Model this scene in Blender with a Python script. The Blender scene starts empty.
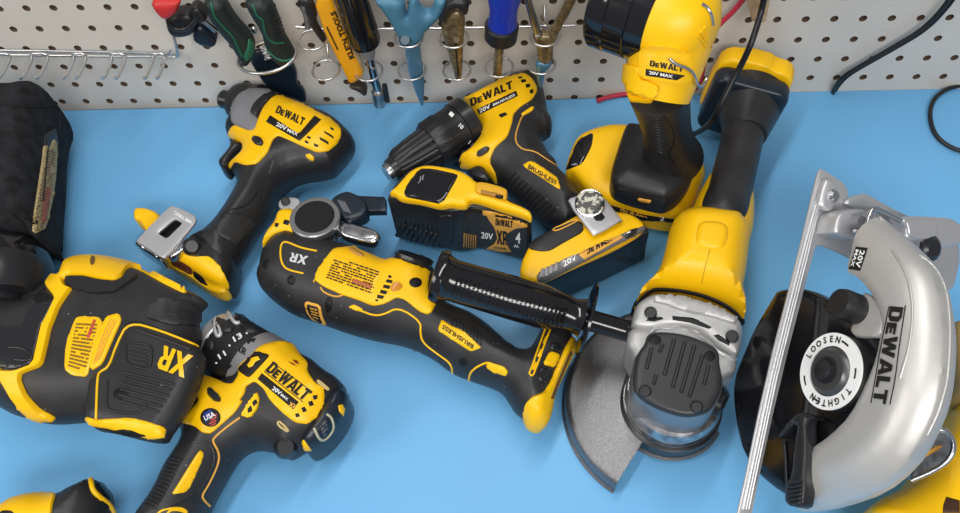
import bpy, bmesh, math, random
import numpy as np
from mathutils import Vector
from mathutils.bvhtree import BVHTree
from mathutils.geometry import delaunay_2d_cdt
SC = bpy.context.scene
COL = SC.collection
rnd = random.Random(5)
A = np.array
# ------------------------------------------------------------------ camera (fitted to the pegboard's one inch hole grid)
FPX = 861.27
CAM = A([0.00946, -0.59494, 0.66623])
CR = A([[0.9979676, 0.0084625, 0.0631589], [0.0255880, 0.8545081, -0.5188075], [-0.0583602, 0.5193692, 0.8525548]])
TH = 0.0173719
def raydir(p):
    p = np.atleast_2d(A(p, float))
    d = np.stack([(p[:, 0]-480)/FPX, -(p[:, 1]-256.5)/FPX, -np.ones(len(p))], 1) @ CR.T
    return d/np.linalg.norm(d, axis=1)[:, None]
class Frame:
    def __init__(s, O, X, Y, Z):
        s.O = A(O, float); s.M = np.stack([A(X, float), A(Y, float), A(Z, float)], 1)
    def un(s, p, h=0.0):                      # pixels -> local xy on the local plane z = h
        d = raydir(p) @ s.M; o = (CAM-s.O) @ s.M
        t = (h-o[2])/d[:, 2]
        return (o+d*t[:, None])[:, :2]
    def w(s, L): return s.O+A(L, float) @ s.M.T
WORLD = Frame((0, 0, 0), (1, 0, 0), (0, 1, 0), (0, 0, 1))
BOARD = Frame((0, 0, 0), (1, 0, 0), (0, 0, 1), (0, -1, 0))
def U(px, py, z=0.0):
    q = WORLD.un([(px, py)], z)[0]; return A([q[0], q[1], z])
def UB(px, py, h=0.0):
    q = BOARD.un([(px, py)], h)[0]; return BOARD.w((q[0], q[1], h))
def crop(x0, y0, s): return lambda *pts: [(x0+x/s, y0+y/s) for x, y in pts]
cA, cB, cC, cD, cE = crop(0, 76, 4), crop(0, 200, 4), crop(0, 320, 4), crop(120, 385, 4), crop(140, 280, 4)
k5 = 4.795
cF, cG, cH, cI, cJ, cK = crop(180, 70, k5), crop(120, 190, k5), crop(240, 180, k5), crop(240, 260, k5), crop(400, 240, k5), crop(400, 330, k5)
cL, cM, cN, cO, cP, cQ = crop(370, 60, k5), crop(370, 155, k5), crop(500, 180, k5), crop(550, 115, k5), crop(560, 0, k5), crop(620, 200, 6)
cR, cS, cT, cU, cV, cW = crop(560, 280, k5), crop(560, 385, k5), crop(780, 160, 5.333), crop(720, 250, 4), crop(720, 385, 4), crop(680, 40, k5)
cX, cY, cZ, cAA, cAB, cAC = crop(140, 0, k5), crop(290, 0, 6), crop(290, 40, 6), crop(430, 0, 6), crop(0, 0, k5), crop(680, 0, 6)
# ------------------------------------------------------------------ objects
LOC = {}; BV = {}
def thing(name, label, cat, loc, group=None):
    o = bpy.data.objects.new(name, None); COL.objects.link(o)
    o.location = Vector(loc); o.empty_display_size = 0.02
    LOC[o.name] = A(loc, float); o['label'] = label; o['category'] = cat
    if group: o['group'] = group
    return o
def mk(name, V, F, mat, parent=None, smooth=True, ang=38, label=None, recalc=False):
    V = np.asarray(V, float)
    off = LOC[parent.name] if parent is not None else A([0, 0, 0.])
    me = bpy.data.meshes.new(name)
    me.from_pydata((V-off).tolist(), [], [tuple(int(i) for i in f) for f in F]); me.validate(); me.update()
    if recalc:
        bm = bmesh.new(); bm.from_mesh(me); bmesh.ops.dissolve_degenerate(bm, dist=2e-5, edges=bm.edges[:]); bmesh.ops.recalc_face_normals(bm, faces=bm.faces[:]); bm.to_mesh(me); bm.free(); me.update()
    me.materials.append(mat)
    if smooth:
        for p in me.polygons: p.use_smooth = True
        me.set_sharp_from_angle(angle=math.radians(ang))
    o = bpy.data.objects.new(name, me); COL.objects.link(o)
    if parent is not None: o.parent = parent
    LOC[o.name] = off
    BV[o.name] = (V, F)
    if label: o['label'] = label
    return o
def solo(name, label, cat, V, F, mat, group=None, ang=38, kind=None):
    V = np.asarray(V, float); c = A([V[:, 0].mean(), V[:, 1].mean(), V[:, 2].min()])
    o = mk(name, V-c, F, mat, None, True, ang); o.location = Vector(c)
    LOC[o.name] = c; BV[o.name] = (V, F)
    if kind: o['kind'] = kind
    else: o['label'] = label; o['category'] = cat
    if group: o['group'] = group
    return o
def bvh(t):
    if not isinstance(t, (list, tuple)): t = [t]
    V = []; F = []
    for o in t:
        v, f = BV[o.name]; n = len(V); V += [tuple(a) for a in v]; F += [tuple(int(i)+n for i in q) for q in f]
    return BVHTree.FromPolygons(V, F)
# ------------------------------------------------------------------ 2D
def chaikin(P, n=2, closed=True, w=.25):
    P = A(P, float)
    for _ in range(n):
        if closed: Q = np.roll(P, -1, 0); P = np.stack([(1-w)*P+w*Q, w*P+(1-w)*Q], 1).reshape(-1, P.shape[1])
        else:
            a, b = P[:-1], P[1:]; M = np.stack([(1-w)*a+w*b, w*a+(1-w)*b], 1).reshape(-1, P.shape[1])
            P = np.vstack([P[:1], M[1:-1], P[-1:]])
    return P
def area2(P): x, y = P[:, 0], P[:, 1]; return np.sum(x*np.roll(y, -1)-np.roll(x, -1)*y)
def resample(P, s, closed=True):
    out = []; n = len(P)
    for i in range(n if closed else n-1):
        a, b = P[i], P[(i+1) % n]; L = np.linalg.norm(b-a); k = max(1, int(math.ceil(L/s)))
        for j in range(k): out.append(a+(b-a)*j/k)
    if not closed: out.append(P[-1])
    return A(out)
def dedupe(P, e):
    out = [P[0]]
    for q in P[1:]:
        if np.linalg.norm(q-out[-1]) > e: out.append(q)
    if np.linalg.norm(out[0]-out[-1]) < e: out.pop()
    return A(out)
def inside(Q, P):
    x, y = Q[:, 0], Q[:, 1]; c = np.zeros(len(Q), bool); n = len(P)
    for i in range(n):
        x1, y1 = P[i]; x2, y2 = P[(i+1) % n]
        if y1 == y2: continue
        m = ((y1 > y) != (y2 > y)) & (x < (x2-x1)*(y-y1)/(y2-y1)+x1); c ^= m
    return c
def sdist(Q, P):                                # positive inside
    Q = np.atleast_2d(Q); best = np.full(len(Q), 1e9); n = len(P)
    a = P; b = np.roll(P, -1, 0); ab = b-a; l2 = np.maximum((ab**2).sum(1), 1e-18)
    for s in range(0, len(Q), 1500):
        q = Q[s:s+1500, None, :]; t = np.clip(((q-a)*ab).sum(2)/l2, 0, 1)
        d = np.linalg.norm(q-(a+ab*t[:, :, None]), axis=2); best[s:s+1500] = d.min(1)
    return np.where(inside(Q, P), best, -best)
def normals(P):
    t = np.roll(P, -1, 0)-np.roll(P, 1, 0); n = np.stack([t[:, 1], -t[:, 0]], 1)
    n /= np.maximum(np.linalg.norm(n, axis=1), 1e-12)[:, None]
    return n if area2(P) > 0 else -n             # outward
def fill(P, extra, holes=()):
    n = len(P); V = [Vector(p) for p in P]; E = [(i, (i+1) % n) for i in range(n)]
    for H in holes:
        k = len(V); V += [Vector(p) for p in H]; E += [(k+i, k+(i+1) % len(H)) for i in range(len(H))]
    V += [Vector(p) for p in extra]
    r = delaunay_2d_cdt(V, E, [], 0, 1e-9)
    v = A([tuple(a) for a in r[0]]); F = [tuple(f) for f in r[2]]
    c = A([v[list(f)].mean(0) for f in F]); ok = inside(c, P)
    for H in holes: ok &= ~inside(c, H)
    F = [f for f, o in zip(F, ok) if o]
    F = [f if area2(v[list(f)]) > 0 else f[::-1] for f in F]
    return v, F
def boundary(F):
    s = {}
    for f in F:
        for i in range(len(f)): s[(f[i], f[(i+1) % len(f)])] = 1
    return [e for e in s if (e[1], e[0]) not in s]
# ------------------------------------------------------------------ rounded slab over an outline
def hfmesh(outline, lo, hi, T=None, R=None, Tb=None, Rb=None, fr=WORLD, zp=None, corr=True, sm=2, g=.004, px=True, bumps=(), pw=2.0, holes=(), ledge=.003, outer=None, rs=.002, zl=None):
    H = hi-lo
    if T is None: T = H/2
    if Tb is None: Tb = min(T, H-T)
    if R is None: R = T
    if Rb is None: Rb = R
    zt, zb = hi-T, lo+Tb
    if zt < zb: zt = zb = (zt+zb)/2
    if zp is None: zp = zt
    if zl is not None: outline = np.column_stack([A(outline, float), A(zl, float)])
    P = chaikin(outline, sm) if sm else A(outline, float)
    if px:
        P = fr.un(P, zp) if zl is None else A([fr.un([q[:2]], q[2])[0] for q in P])
    if area2(P) < 0: P = P[::-1]
    P = dedupe(P, .0006); P = resample(P, ledge)
    if px and corr:
        n = normals(P); c3 = np.column_stack([P, np.full(len(P), zt)])
        d = c3-(CAM-fr.O) @ fr.M; a = (d[:, :2]*n).sum(1); b = d[:, 2]
        k = (a/b)**2
        TT = np.where(a > 0, T, Tb)              # outward side away from the viewer is bounded by the top rounding
        ex = np.sqrt(R*R+TT*TT*k)-R
        ex = np.convolve(np.r_[ex[-2:], ex, ex[:2]], np.ones(5)/5, 'valid')
        P = P-n*ex[:, None]; P = dedupe(P, .0008)
    HO = []
    for h in holes:
        h = chaikin(h, 1, True, .12)
        if px: h = fr.un(h, zp)
        HO.append(resample(dedupe(h, .0006), ledge))
    n = normals(P); ex = []
    for f in (.04, .14, .3, .55, .85):
        d = R*f
        if d < .0004: continue
        st = 1 if d < .006 else 2
        q = (P-n*d)[::st]; s = sdist(q, P); ex.append(q[s > .93*d])
    x0, y0 = P.min(0); x1, y1 = P.max(0)
    gx, gy = np.meshgrid(np.arange(x0, x1, g), np.arange(y0, y1, g*.866)); gx[1::2] += g/2
    q = np.stack([gx.ravel(), gy.ravel()], 1); s = sdist(q, P); ex.append(q[s > max(R*.5, g*.6)])
    ex = np.vstack(ex)
    for h in HO: ex = ex[sdist(ex, h) < -g*.3] if len(ex) else ex
    v, F = fill(P, ex, HO)
    d = np.clip(sdist(v, P), 0, None)
    for h in HO: d = np.minimum(d, np.clip(-sdist(v, h), 0, None))
    prof = lambda d, r: (1-(1-np.clip(d/r, 0, 1))**pw)**(1/pw)
    zT = zt+T*prof(d, R)
    if outer is not None:                       # the wide rounding follows only the named rim, elsewhere a tight edge
        L = (fr.un(chaikin(outer, 1, False), zp) if zl is None else A([fr.un([q[:2]], zp)[0] for q in chaikin(outer, 1, False)])) if px else A(outer); L = np.vstack([L, L[::-1]])
        do = np.maximum(np.abs(sdist(v, L)), d); zT = zt+T*np.minimum(prof(do, R), .55+.45*prof(d, rs))
    zB = zb-Tb*prof(d, Rb)
    for (bp, bh, bs) in bumps:
        bp = chaikin(bp, 2)
        if px: bp = fr.un(bp, hi)
        sd = np.clip(sdist(v, bp)/bs, 0, 1); sd = sd*sd*(3-2*sd)
        zT = zT+bh*sd*np.clip(d/.004, 0, 1)
    N = len(v); on = d < 1e-6
    bidx = {}; V = [(*v[i], zT[i]) for i in range(N)]
    if zt-zb > 1e-5:
        FB = [tuple(N+i for i in f[::-1]) for f in F]; V += [(*v[i], zB[i]) for i in range(N)]
        W = []; k = max(1, int((zt-zb)/.012))
        W = [(b, a, a+N, b+N) for a, b in boundary(F)]
    else:
        m = {}; 
        for i in range(N):
            if on[i]: m[i] = i
            else: m[i] = len(V); V.append((*v[i], zB[i]))
        FB = [tuple(m[i] for i in f[::-1]) for f in F]; W = []
    used = sorted({i for f in list(F)+FB+W for i in f}); re = {a: b for b, a in enumerate(used)}
    V = fr.w(A(V)[used]); FF = [tuple(re[i] for i in f) for f in list(F)+FB+W]
    return V, FF
def hf(name, outline, mat, parent, lo, hi, T=None, R=None, label=None, ang=38, **k):
    V, F = hfmesh(outline, lo, hi, T, R, **k); return mk(name, V, F, mat, parent, ang=ang, label=label, recalc=True)
# ------------------------------------------------------------------ patches that follow a surface
def cast(tree, P, tries=14):
    P = A(P, float); c = P.mean(0); out = []; nn = []
    for p in P:
        q = p.copy(); h = None; bad = None
        for _ in range(tries):
            d = raydir(q)[0]; h = tree.ray_cast(Vector(CAM), Vector(d))
            if h[0] is not None: break
            bad = q; v = c-q; q = q+v/max(np.linalg.norm(v), 1e-6)*.8
        if bad is not None and h[0] is not None:          # close in on the rim
            good = q
            for _ in range(5):
                md = (good+bad)/2; dm = raydir(md)[0]; hm = tree.ray_cast(Vector(CAM), Vector(dm))
                if hm[0] is None: bad = md
                else: good = md; h = hm; d = dm
        if h is None or h[0] is None:
            o = U(p[0], p[1], .03); r = tree.find_nearest(Vector(o)); out.append(tuple(r[0])); nn.append(tuple(r[1])); continue
        n = h[1]
        if n.dot(Vector(d)) > 0: n = -n
        out.append(tuple(h[0])); nn.append(tuple(n))
    return A(out), A(nn)
def patchmesh(poly, target, t=.001, sm=1, step=3.0, holes=(), inset=.9):
    tree = target if isinstance(target, BVHTree) else bvh(target)
    P = chaikin(poly, sm, True, .16) if sm else A(poly, float)
    if area2(P) < 0: P = P[::-1]
    P = resample(dedupe(P, .15), step*.8)
    HO = [resample(chaikin(h, sm), step*.8) for h in holes]
    n = normals(P); q = P-n*inset; s = sdist(q, P); ex = [q[s > inset*.9]]
    x0, y0 = P.min(0); x1, y1 = P.max(0)
    gx, gy = np.meshgrid(np.arange(x0, x1, step), np.arange(y0, y1, step*.87)); gx[1::2] += step/2
    q = np.stack([gx.ravel(), gy.ravel()], 1)
    if len(q): s = sdist(q, P); ex.append(q[s > inset+step*.45])
    ex = np.vstack(ex)
    for h in HO: ex = ex[sdist(ex, h) < -.6]
    v, F = fill(P, ex, HO)
    be = boundary(F); bset = {i for e in be for i in e}
    X, Nn = cast(tree, v)
    # smooth the normals a little
    acc = Nn.copy()
    for _ in range(3):
        new = acc.copy()
        for f in F:
            for i in f:
                for j in f:
                    if i != j: new[i] += acc[j]*.5
        acc = new/np.linalg.norm(new, axis=1)[:, None]
    k = A([.3 if i in bset else 1. for i in range(len(v))])
    V = list(map(tuple, X+acc*(t*k)[:, None])); m = {}
    for i in bset: m[i] = len(V); V.append(tuple(X[i]-acc[i]*.0006))
    # v is in pixel space (y down) so flip
    FF = [f[::-1] for f in F]+[(a, b, m[b], m[a]) for a, b in be]
    return V, FF
def patch(name, poly, target, mat, parent, t=.001, label=None, **k):
    V, F = patchmesh(poly, target, t, **k); return mk(name, V, F, mat, parent, ang=60, label=label)
def patches(name, polys, target, mat, parent, t=.0005, label=None, **k):
    tree = bvh(target); V = []; F = []
    for p in polys:
        k2 = dict(k); k2.setdefault('sm', 0 if len(p) <= 6 else 1)
        v, f = patchmesh(p, tree, t, **k2); n = len(V); V += v; F += [tuple(i+n for i in q) for q in f]
    return mk(name, V, F, mat, parent, ang=60, label=label)
def sheet(name, V2, F, target, mat, parent, off=.0004, label=None):
    X, N = cast(bvh(target), V2); return mk(name, X+N*off, [f[::-1] for f in F], mat, parent, ang=80, label=label)
def quad(cx, cy, w, h, a=0):
    c, s = math.cos(math.radians(a)), math.sin(math.radians(a))
    return [(cx+x*c-y*s, cy+x*s+y*c) for x, y in ((-w/2, -h/2), (w/2, -h/2), (w/2, h/2), (-w/2, h/2))]
def disc(cx, cy, rx, ry=None, a=0, n=20):
    ry = ry or rx; c, s = math.cos(math.radians(a)), math.sin(math.radians(a))
    return [(cx+rx*math.cos(t)*c-ry*math.sin(t)*s, cy+rx*math.cos(t)*s+ry*math.sin(t)*c) for t in [2*math.pi*i/n for i in range(n)]]
# ------------------------------------------------------------------ tubes and lathes
def ringframe(P):
    P = A(P, float); n = len(P); T = np.zeros_like(P)
    for i in range(n):
        T[i] = P[min(i+1, n-1)]-P[max(i-1, 0)]
    T /= np.maximum(np.linalg.norm(T, axis=1), 1e-12)[:, None]
    u = np.cross(T[0], [0, 0, 1.]); 
    if np.linalg.norm(u) < .05: u = np.cross(T[0], [0, 1., 0])
    u /= np.linalg.norm(u); Us = [u]
    for i in range(1, n):
        u = u-T[i]*np.dot(u, T[i]); u /= np.linalg.norm(u); Us.append(u)
    Us = A(Us); return T, Us, np.cross(T, Us)
def tubemesh(P, r, n=10, closed=False, sy=1.0, caps=True):
    P = A(P, float); r = np.broadcast_to(A(r, float), (len(P),)); T, u, v = ringframe(P)
    if closed:
        T = np.roll(P, -1, 0)-np.roll(P, 1, 0); T /= np.linalg.norm(T, axis=1)[:, None]
        ax = A([0, 0, 1.]) if abs(np.mean(P[:, 2]-P[0, 2])) < 1e-3 and np.ptp(P[:, 2]) < 1e-3 else None
        if ax is None:
            ax = np.cross(P[len(P)//3]-P[0], P[2*len(P)//3]-P[0]); ax /= np.linalg.norm(ax)
        v = np.tile(ax, (len(P), 1)); u = np.cross(T, v)
    a = np.linspace(0, 2*math.pi, n, endpoint=False)
    V = (P[:, None, :]+r[:, None, None]*(np.cos(a)[None, :, None]*u[:, None, :]+sy*np.sin(a)[None, :, None]*v[:, None, :])).reshape(-1, 3).tolist()
    F = []; m = len(P)
    for i in range(m if closed else m-1):
        for j in range(n):
            k = (j+1) % n; i2 = (i+1) % m
            F.append((i*n+j, i*n+k, i2*n+k, i2*n+j))
    if not closed and caps: F.append(tuple(range(n))[::-1]); F.append(tuple((m-1)*n+j for j in range(n)))
    return V, F
def fixn(V, F): return V, F
def sm3(P, n=2):
    P = A(P, float)
    for _ in range(n):
        a, b = P[:-1], P[1:]; M = np.stack([.75*a+.25*b, .25*a+.75*b], 1).reshape(-1, P.shape[1]); P = np.vstack([P[:1], M[1:-1], P[-1:]])
    return P
def tube(name, P, r, mat, parent, smooth=2, n=10, closed=False, label=None, sy=1.0, ang=50):
    r = np.broadcast_to(A(r, float), (len(P),)); Q = np.column_stack([A(P, float), r])
    if smooth and not closed: Q = sm3(Q, smooth)
    V, F = tubemesh(Q[:, :3], Q[:, 3], n, closed, sy); return mk(name, V, F, mat, parent, ang=ang, label=label)
def line(name, pts, target, r, mat, parent, sm=2, closed=False, step=2.5, off=0.0, label=None):
    P = chaikin(pts, sm, closed); P = resample(P, step, closed)
    X, N = cast(bvh(target), P); X = X+N*off
    V, F = tubemesh(X, r, 6, closed); return mk(name, V, F, mat, parent, ang=80, label=label)
def lines(name, L, target, r, mat, parent, sm=1, step=3, off=0.0, label=None):
    tr = bvh(target); V = []; F = []
    for pts in L:
        P = resample(chaikin(pts, sm, False), step, False); X, N = cast(tr, P); X = X+N*off
        v, f = tubemesh(X, r, 6); n = len(V); V += v; F += [tuple(i+n for i in q) for q in f]
    return mk(name, V, F, mat, parent, ang=80, label=label)
def lathemesh(P0, P1, prof, n=40, ribs=None):
    """prof: (t along axis 0..1, radius); repeated t makes a step. ribs: (t0,t1,count,depth)"""
    P0, P1 = A(P0, float), A(P1, float); T = P1-P0; L = np.linalg.norm(T); T = T/L
    u = np.cross(T, [0, 0, 1.])
    if np.linalg.norm(u) < .05: u = np.cross(T, [0, 1., 0])
    u /= np.linalg.norm(u); v = np.cross(T, u)
    V = []; F = []; a = np.linspace(0, 2*math.pi, n, endpoint=False)
    for t, r in prof:
        rr = np.full(n, r)
        if ribs:
            for (t0, t1, c, dp) in ribs:
                if t0 <= t <= t1: rr = r-dp*(np.cos(a*c) > .3)
        V += (P0+T*L*t+rr[:, None]*(np.cos(a)[:, None]*u+np.sin(a)[:, None]*v)).tolist()
    m = len(prof)
    for i in range(m-1):
        for j in range(n):
            k = (j+1) % n; F.append((i*n+j, i*n+k, (i+1)*n+k, (i+1)*n+j))
    F.append(tuple(range(n))[::-1]); F.append(tuple((m-1)*n+j for j in range(n)))
    return V, F
def lathe(name, P0, P1, prof, mat, parent, n=40, ribs=None, label=None, ang=30):
    V, F = lathemesh(P0, P1, prof, n, ribs); return mk(name, V, F, mat, parent, ang=ang, label=label)
# ------------------------------------------------------------------ lettering
GL = {'D': (.66, [[(0, 0), (.45, 0), (.65, .2), (.65, .8), (.45, 1), (0, 1)]], [[(.23, .2), (.37, .2), (.42, .27), (.42, .73), (.37, .8), (.23, .8)]]),
      'e': (.52, [[(0, 0), (.5, 0), (.5, .18), (.22, .18), (.22, .3), (.45, .3), (.45, .46), (.22, .46), (.22, .57), (.5, .57), (.5, .75), (0, .75)]], []),
      'W': (.96, [[(0, 1), (.18, 0), (.38, 0), (.475, .5), (.57, 0), (.77, 0), (.95, 1), (.73, 1), (.66, .45), (.57, 1), (.38, 1), (.29, .45), (.22, 1)]], []),
      'A': (.72, [[(0, 0), (.24, 1), (.5, 1), (.74, 0), (.51, 0), (.475, .18), (.265, .18), (.23, 0)]], [[(.3, .36), (.44, .36), (.37, .72)]]),
      'L': (.53, [[(0, 0), (.5, 0), (.5, .22), (.22, .22), (.22, 1), (0, 1)]], []),
      'T': (.62, [[(.2, 0), (.42, 0), (.42, .78), (.62, .78), (.62, 1), (0, 1), (0, .78), (.2, .78)]], []),
      'X': (.86, [[(0, 0), (.3, .5), (0, 1), (.26, 1), (.43, .7), (.6, 1), (.86, 1), (.56, .5), (.86, 0), (.6, 0), (.43, .3), (.26, 0)]], []),
      'R': (.66, [[(0, 0), (.22, 0), (.22, .36), (.3, .36), (.44, 0), (.68, 0), (.5, .42), (.62, .55), (.62, .85), (.48, 1), (0, 1)]], [[(.22, .55), (.38, .55), (.42, .62), (.42, .74), (.37, .8), (.22, .8)]])}
def glyphs(s, gap=.045):
    V = []; F = []; x = 0
    for ch in s:
        w, O, H = GL[ch]
        v, f = fill(A(O[0], float), np.zeros((0, 2)), [A(h, float) for h in H]); n = len(V)
        V += [(a+x, b) for a, b in v]; F += [tuple(i+n for i in q) for q in f]; x += w+gap
    return A(V), F, x-gap
def fontmesh(s, bold=.02):
    cu = bpy.data.curves.new('t', 'FONT'); cu.body = s; cu.size = 1; cu.offset = bold; cu.resolution_u = 2; cu.fill_mode = 'FRONT'
    o = bpy.data.objects.new('t', cu); COL.objects.link(o)
    dg = bpy.context.evaluated_depsgraph_get(); me = bpy.data.meshes.new_from_object(o.evaluated_get(dg))
    V = A([(v.co.x, v.co.y) for v in me.vertices]); F = [tuple(p.vertices) for p in me.polygons]
    bpy.data.objects.remove(o); bpy.data.curves.remove(cu); bpy.data.meshes.remove(me)
    V[:, 0] -= V[:, 0].min(); h = .72; V[:, 1] /= h
    F = [f if area2(V[list(f)]) > 0 else f[::-1] for f in F]
    return V, F, V[:, 0].max()
def lay(V, w, p0, p1, up):
    p0, p1, up = A(p0, float), A(p1, float), A(up, float); return p0+V[:, :1]/w*(p1-p0)+V[:, 1:]*up
def word(s, p0, p1, up, target, mat, parent, name='lettering', off=.0005, bold=.025, own=False, label=None):
    """p0,p1 pixels of the baseline's ends, up the cap height vector in pixels"""
    V, F, w = glyphs(s) if own else fontmesh(s, bold)
    Q = lay(V, w, p0, p1, up)
    a = A(p1, float)-A(p0, float); b = A(up, float)
    F2 = F if a[0]*b[1]-a[1]*b[0] > 0 else [f[::-1] for f in F]   # keep them counter-clockwise in pixel space
    return sheet(name, Q, F2, target, mat, parent, off, label)
def dewalt(p0, p1, up, target, mat, parent, **k): return word('DeWALT', p0, p1, up, target, mat, parent, own=True, **k)
def microtext(q, rows, target, mat, parent, name='fine_print', seed=1, fill_=.8, off=.0004):
    """q: four pixel corners TL,TR,BR,BL; rows of short dashes like print too small to read"""
    r = random.Random(seed); q = A(q, float); V = []; F = []
    for i in range(rows):
        v0 = (i+.22)/rows; v1 = (i+.72)/rows; x = 0
        end = 1 if i < rows-1 else .7
        while x < end-.02:
            w = r.uniform(.03, .11)
            if r.random() < fill_+.1:
                x2 = min(x+w, end); n = len(V)
                for a, b in ((x, v0), (x2, v0), (x2, v1), (x, v1)):
                    V.append((q[0]*(1-a)+q[1]*a)*(1-b)+(q[3]*(1-a)+q[2]*a)*b)
                F.append((n, n+1, n+2, n+3))
            x += w+.018
    V = A(V); F = [f if area2(V[list(f)]) > 0 else f[::-1] for f in F]
    return sheet(name, V, F, target, mat, parent, off)
# ------------------------------------------------------------------ materials
def mat(name, col, rough=.5, metal=0.0, spec=.5, bump=0.0, bscale=900, var=0.0, vscale=30, coat=0.0, speck=0.0, col2=None):
    m = bpy.data.materials.new(name); m.use_nodes = True; nt = m.node_tree; b = nt.nodes['Principled BSDF']
    b.inputs['Base Color'].default_value = (*col, 1); b.inputs['Roughness'].default_value = rough
    b.inputs['Metallic'].default_value = metal; b.inputs['Specular IOR Level'].default_value = spec; b.inputs['Coat Weight'].default_value = coat
    tc = nt.nodes.new('ShaderNodeTexCoord')
    if var or col2:
        nz = nt.nodes.new('ShaderNodeTexNoise'); nz.inputs['Scale'].default_value = vscale; nz.inputs['Detail'].default_value = 4
        nt.links.new(tc.outputs['Object'], nz.inputs['Vector'])
        rp = nt.nodes.new('ShaderNodeValToRGB'); nt.links.new(nz.outputs['Fac'], rp.inputs['Fac'])
        rp.color_ramp.elements[0].position = .35; rp.color_ramp.elements[1].position = .65
        c2 = col2 or tuple(min(1, c*(1+var)) for c in col); c1 = col if col2 else tuple(c*(1-var) for c in col)
        rp.color_ramp.elements[0].color = (*c1, 1); rp.color_ramp.elements[1].color = (*c2, 1)
        src = rp.outputs['Color']
        nt.links.new(src, b.inputs['Base Color'])
    if speck:
        vz = nt.nodes.new('ShaderNodeTexVoronoi'); vz.inputs['Scale'].default_value = 160; nt.links.new(tc.outputs['Object'], vz.inputs['Vector'])
        lt = nt.nodes.new('ShaderNodeMath'); lt.operation = 'LESS_THAN'; lt.inputs[1].default_value = speck; nt.links.new(vz.outputs['Distance'], lt.inputs[0])
        n2 = nt.nodes.new('ShaderNodeTexNoise'); n2.inputs['Scale'].default_value = 25; nt.links.new(tc.outputs['Object'], n2.inputs['Vector'])
        gt = nt.nodes.new('ShaderNodeMath'); gt.operation = 'GREATER_THAN'; gt.inputs[1].default_value = .52; nt.links.new(n2.outputs['Fac'], gt.inputs[0])
        mu = nt.nodes.new('ShaderNodeMath'); mu.operation = 'MULTIPLY'; nt.links.new(lt.outputs[0], mu.inputs[0]); nt.links.new(gt.outputs[0], mu.inputs[1])
        mx = nt.nodes.new('ShaderNodeMix'); mx.data_type = 'RGBA'; mx.inputs['B'].default_value = (.35, .35, .36, 1)
        if b.inputs['Base Color'].is_linked: nt.links.new(b.inputs['Base Color'].links[0].from_socket, mx.inputs['A'])
        else: mx.inputs['A'].default_value = (*col, 1)
        nt.links.new(mu.outputs[0], mx.inputs['Factor']); nt.links.new(mx.outputs['Result'], b.inputs['Base Color'])
    if bump:
        nb = nt.nodes.new('ShaderNodeTexNoise'); nb.inputs['Scale'].default_value = bscale; nb.inputs['Detail'].default_value = 2
        nt.links.new(tc.outputs['Object'], nb.inputs['Vector'])
        bp = nt.nodes.new('ShaderNodeBump'); bp.inputs['Strength'].default_value = bump; bp.inputs['Distance'].default_value = .0004
        nt.links.new(nb.outputs['Fac'], bp.inputs['Height']); nt.links.new(bp.outputs['Normal'], b.inputs['Normal'])
    return m
YEL = mat('yellow_plastic', (.93, .53, .002), .38, spec=.4, bump=.08, bscale=1500)
YEL2 = mat('yellow_plastic_shiny', (.90, .51, .004), .3, spec=.5)
AMB = mat('amber_print', (.75, .38, .05), .45)
BLK = mat('black_rubber', (.019, .019, .021), .46, spec=.5, bump=.3, bscale=1400, var=.25, vscale=40, speck=.07)
BLK2 = mat('black_rubber_clean', (.014, .014, .016), .42, spec=.5, bump=.2, bscale=1400)
DRK = mat('dark_recess', (.006, .006, .007), .5, spec=.3)
GLS = mat('black_gloss', (.008, .008, .010), .12, spec=.6)
PLS = mat('black_plastic', (.016, .017, .020), .3, spec=.5)
NVY = mat('blue_black_plastic', (.008, .015, .027), .35, spec=.5)
CAP = mat('charcoal_cover', (.024, .025, .028), .42, spec=.5, bump=.2)
GRY = mat('grey_plastic', (.20, .20, .22), .4, spec=.5)
SLV = mat('cast_silver', (.50, .50, .50), .5, .6, bump=.25, bscale=700, var=.06, vscale=60)
SLV2 = mat('painted_silver', (.56, .55, .53), .42, .5, bump=.1, bscale=1200, var=.03)
ALU = mat('brushed_plate', (.60, .60, .62), .40, .65, bump=.1)
CHR = mat('chrome', (.62, .63, .66), .2, 1.0)
STL = mat('worn_steel', (.42, .42, .43), .28, .95, bump=.3, bscale=400, var=.35, vscale=120)
GRD = mat('guard_metal', (.22, .22, .23), .36, .85, bump=.6, bscale=1300, var=.15, vscale=900)
WIRE = mat('zinc_wire', (.62, .62, .62), .28, .9)
WHT = mat('white_print', (.85, .85, .84), .5)
INK = mat('black_print', (.012, .011, .010), .55, spec=.3)
RED = mat('red_print', (.5, .06, .03), .5)
BAG = mat('black_canvas', (.016, .017, .020), .85, spec=.2, bump=1.0, bscale=1600, var=.4, vscale=90)
TAG = mat('tan_tag', (.50, .40, .20), .7, col2=(.30, .22, .10), vscale=500)
STONE = mat('mottled_magnet', (.02, .02, .018), .35, col2=(.50, .48, .40), vscale=230, spec=.5)
for e_, p_ in zip(STONE.node_tree.nodes['Color Ramp'].color_ramp.elements, (.48, .53)): e_.position = p_
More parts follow.
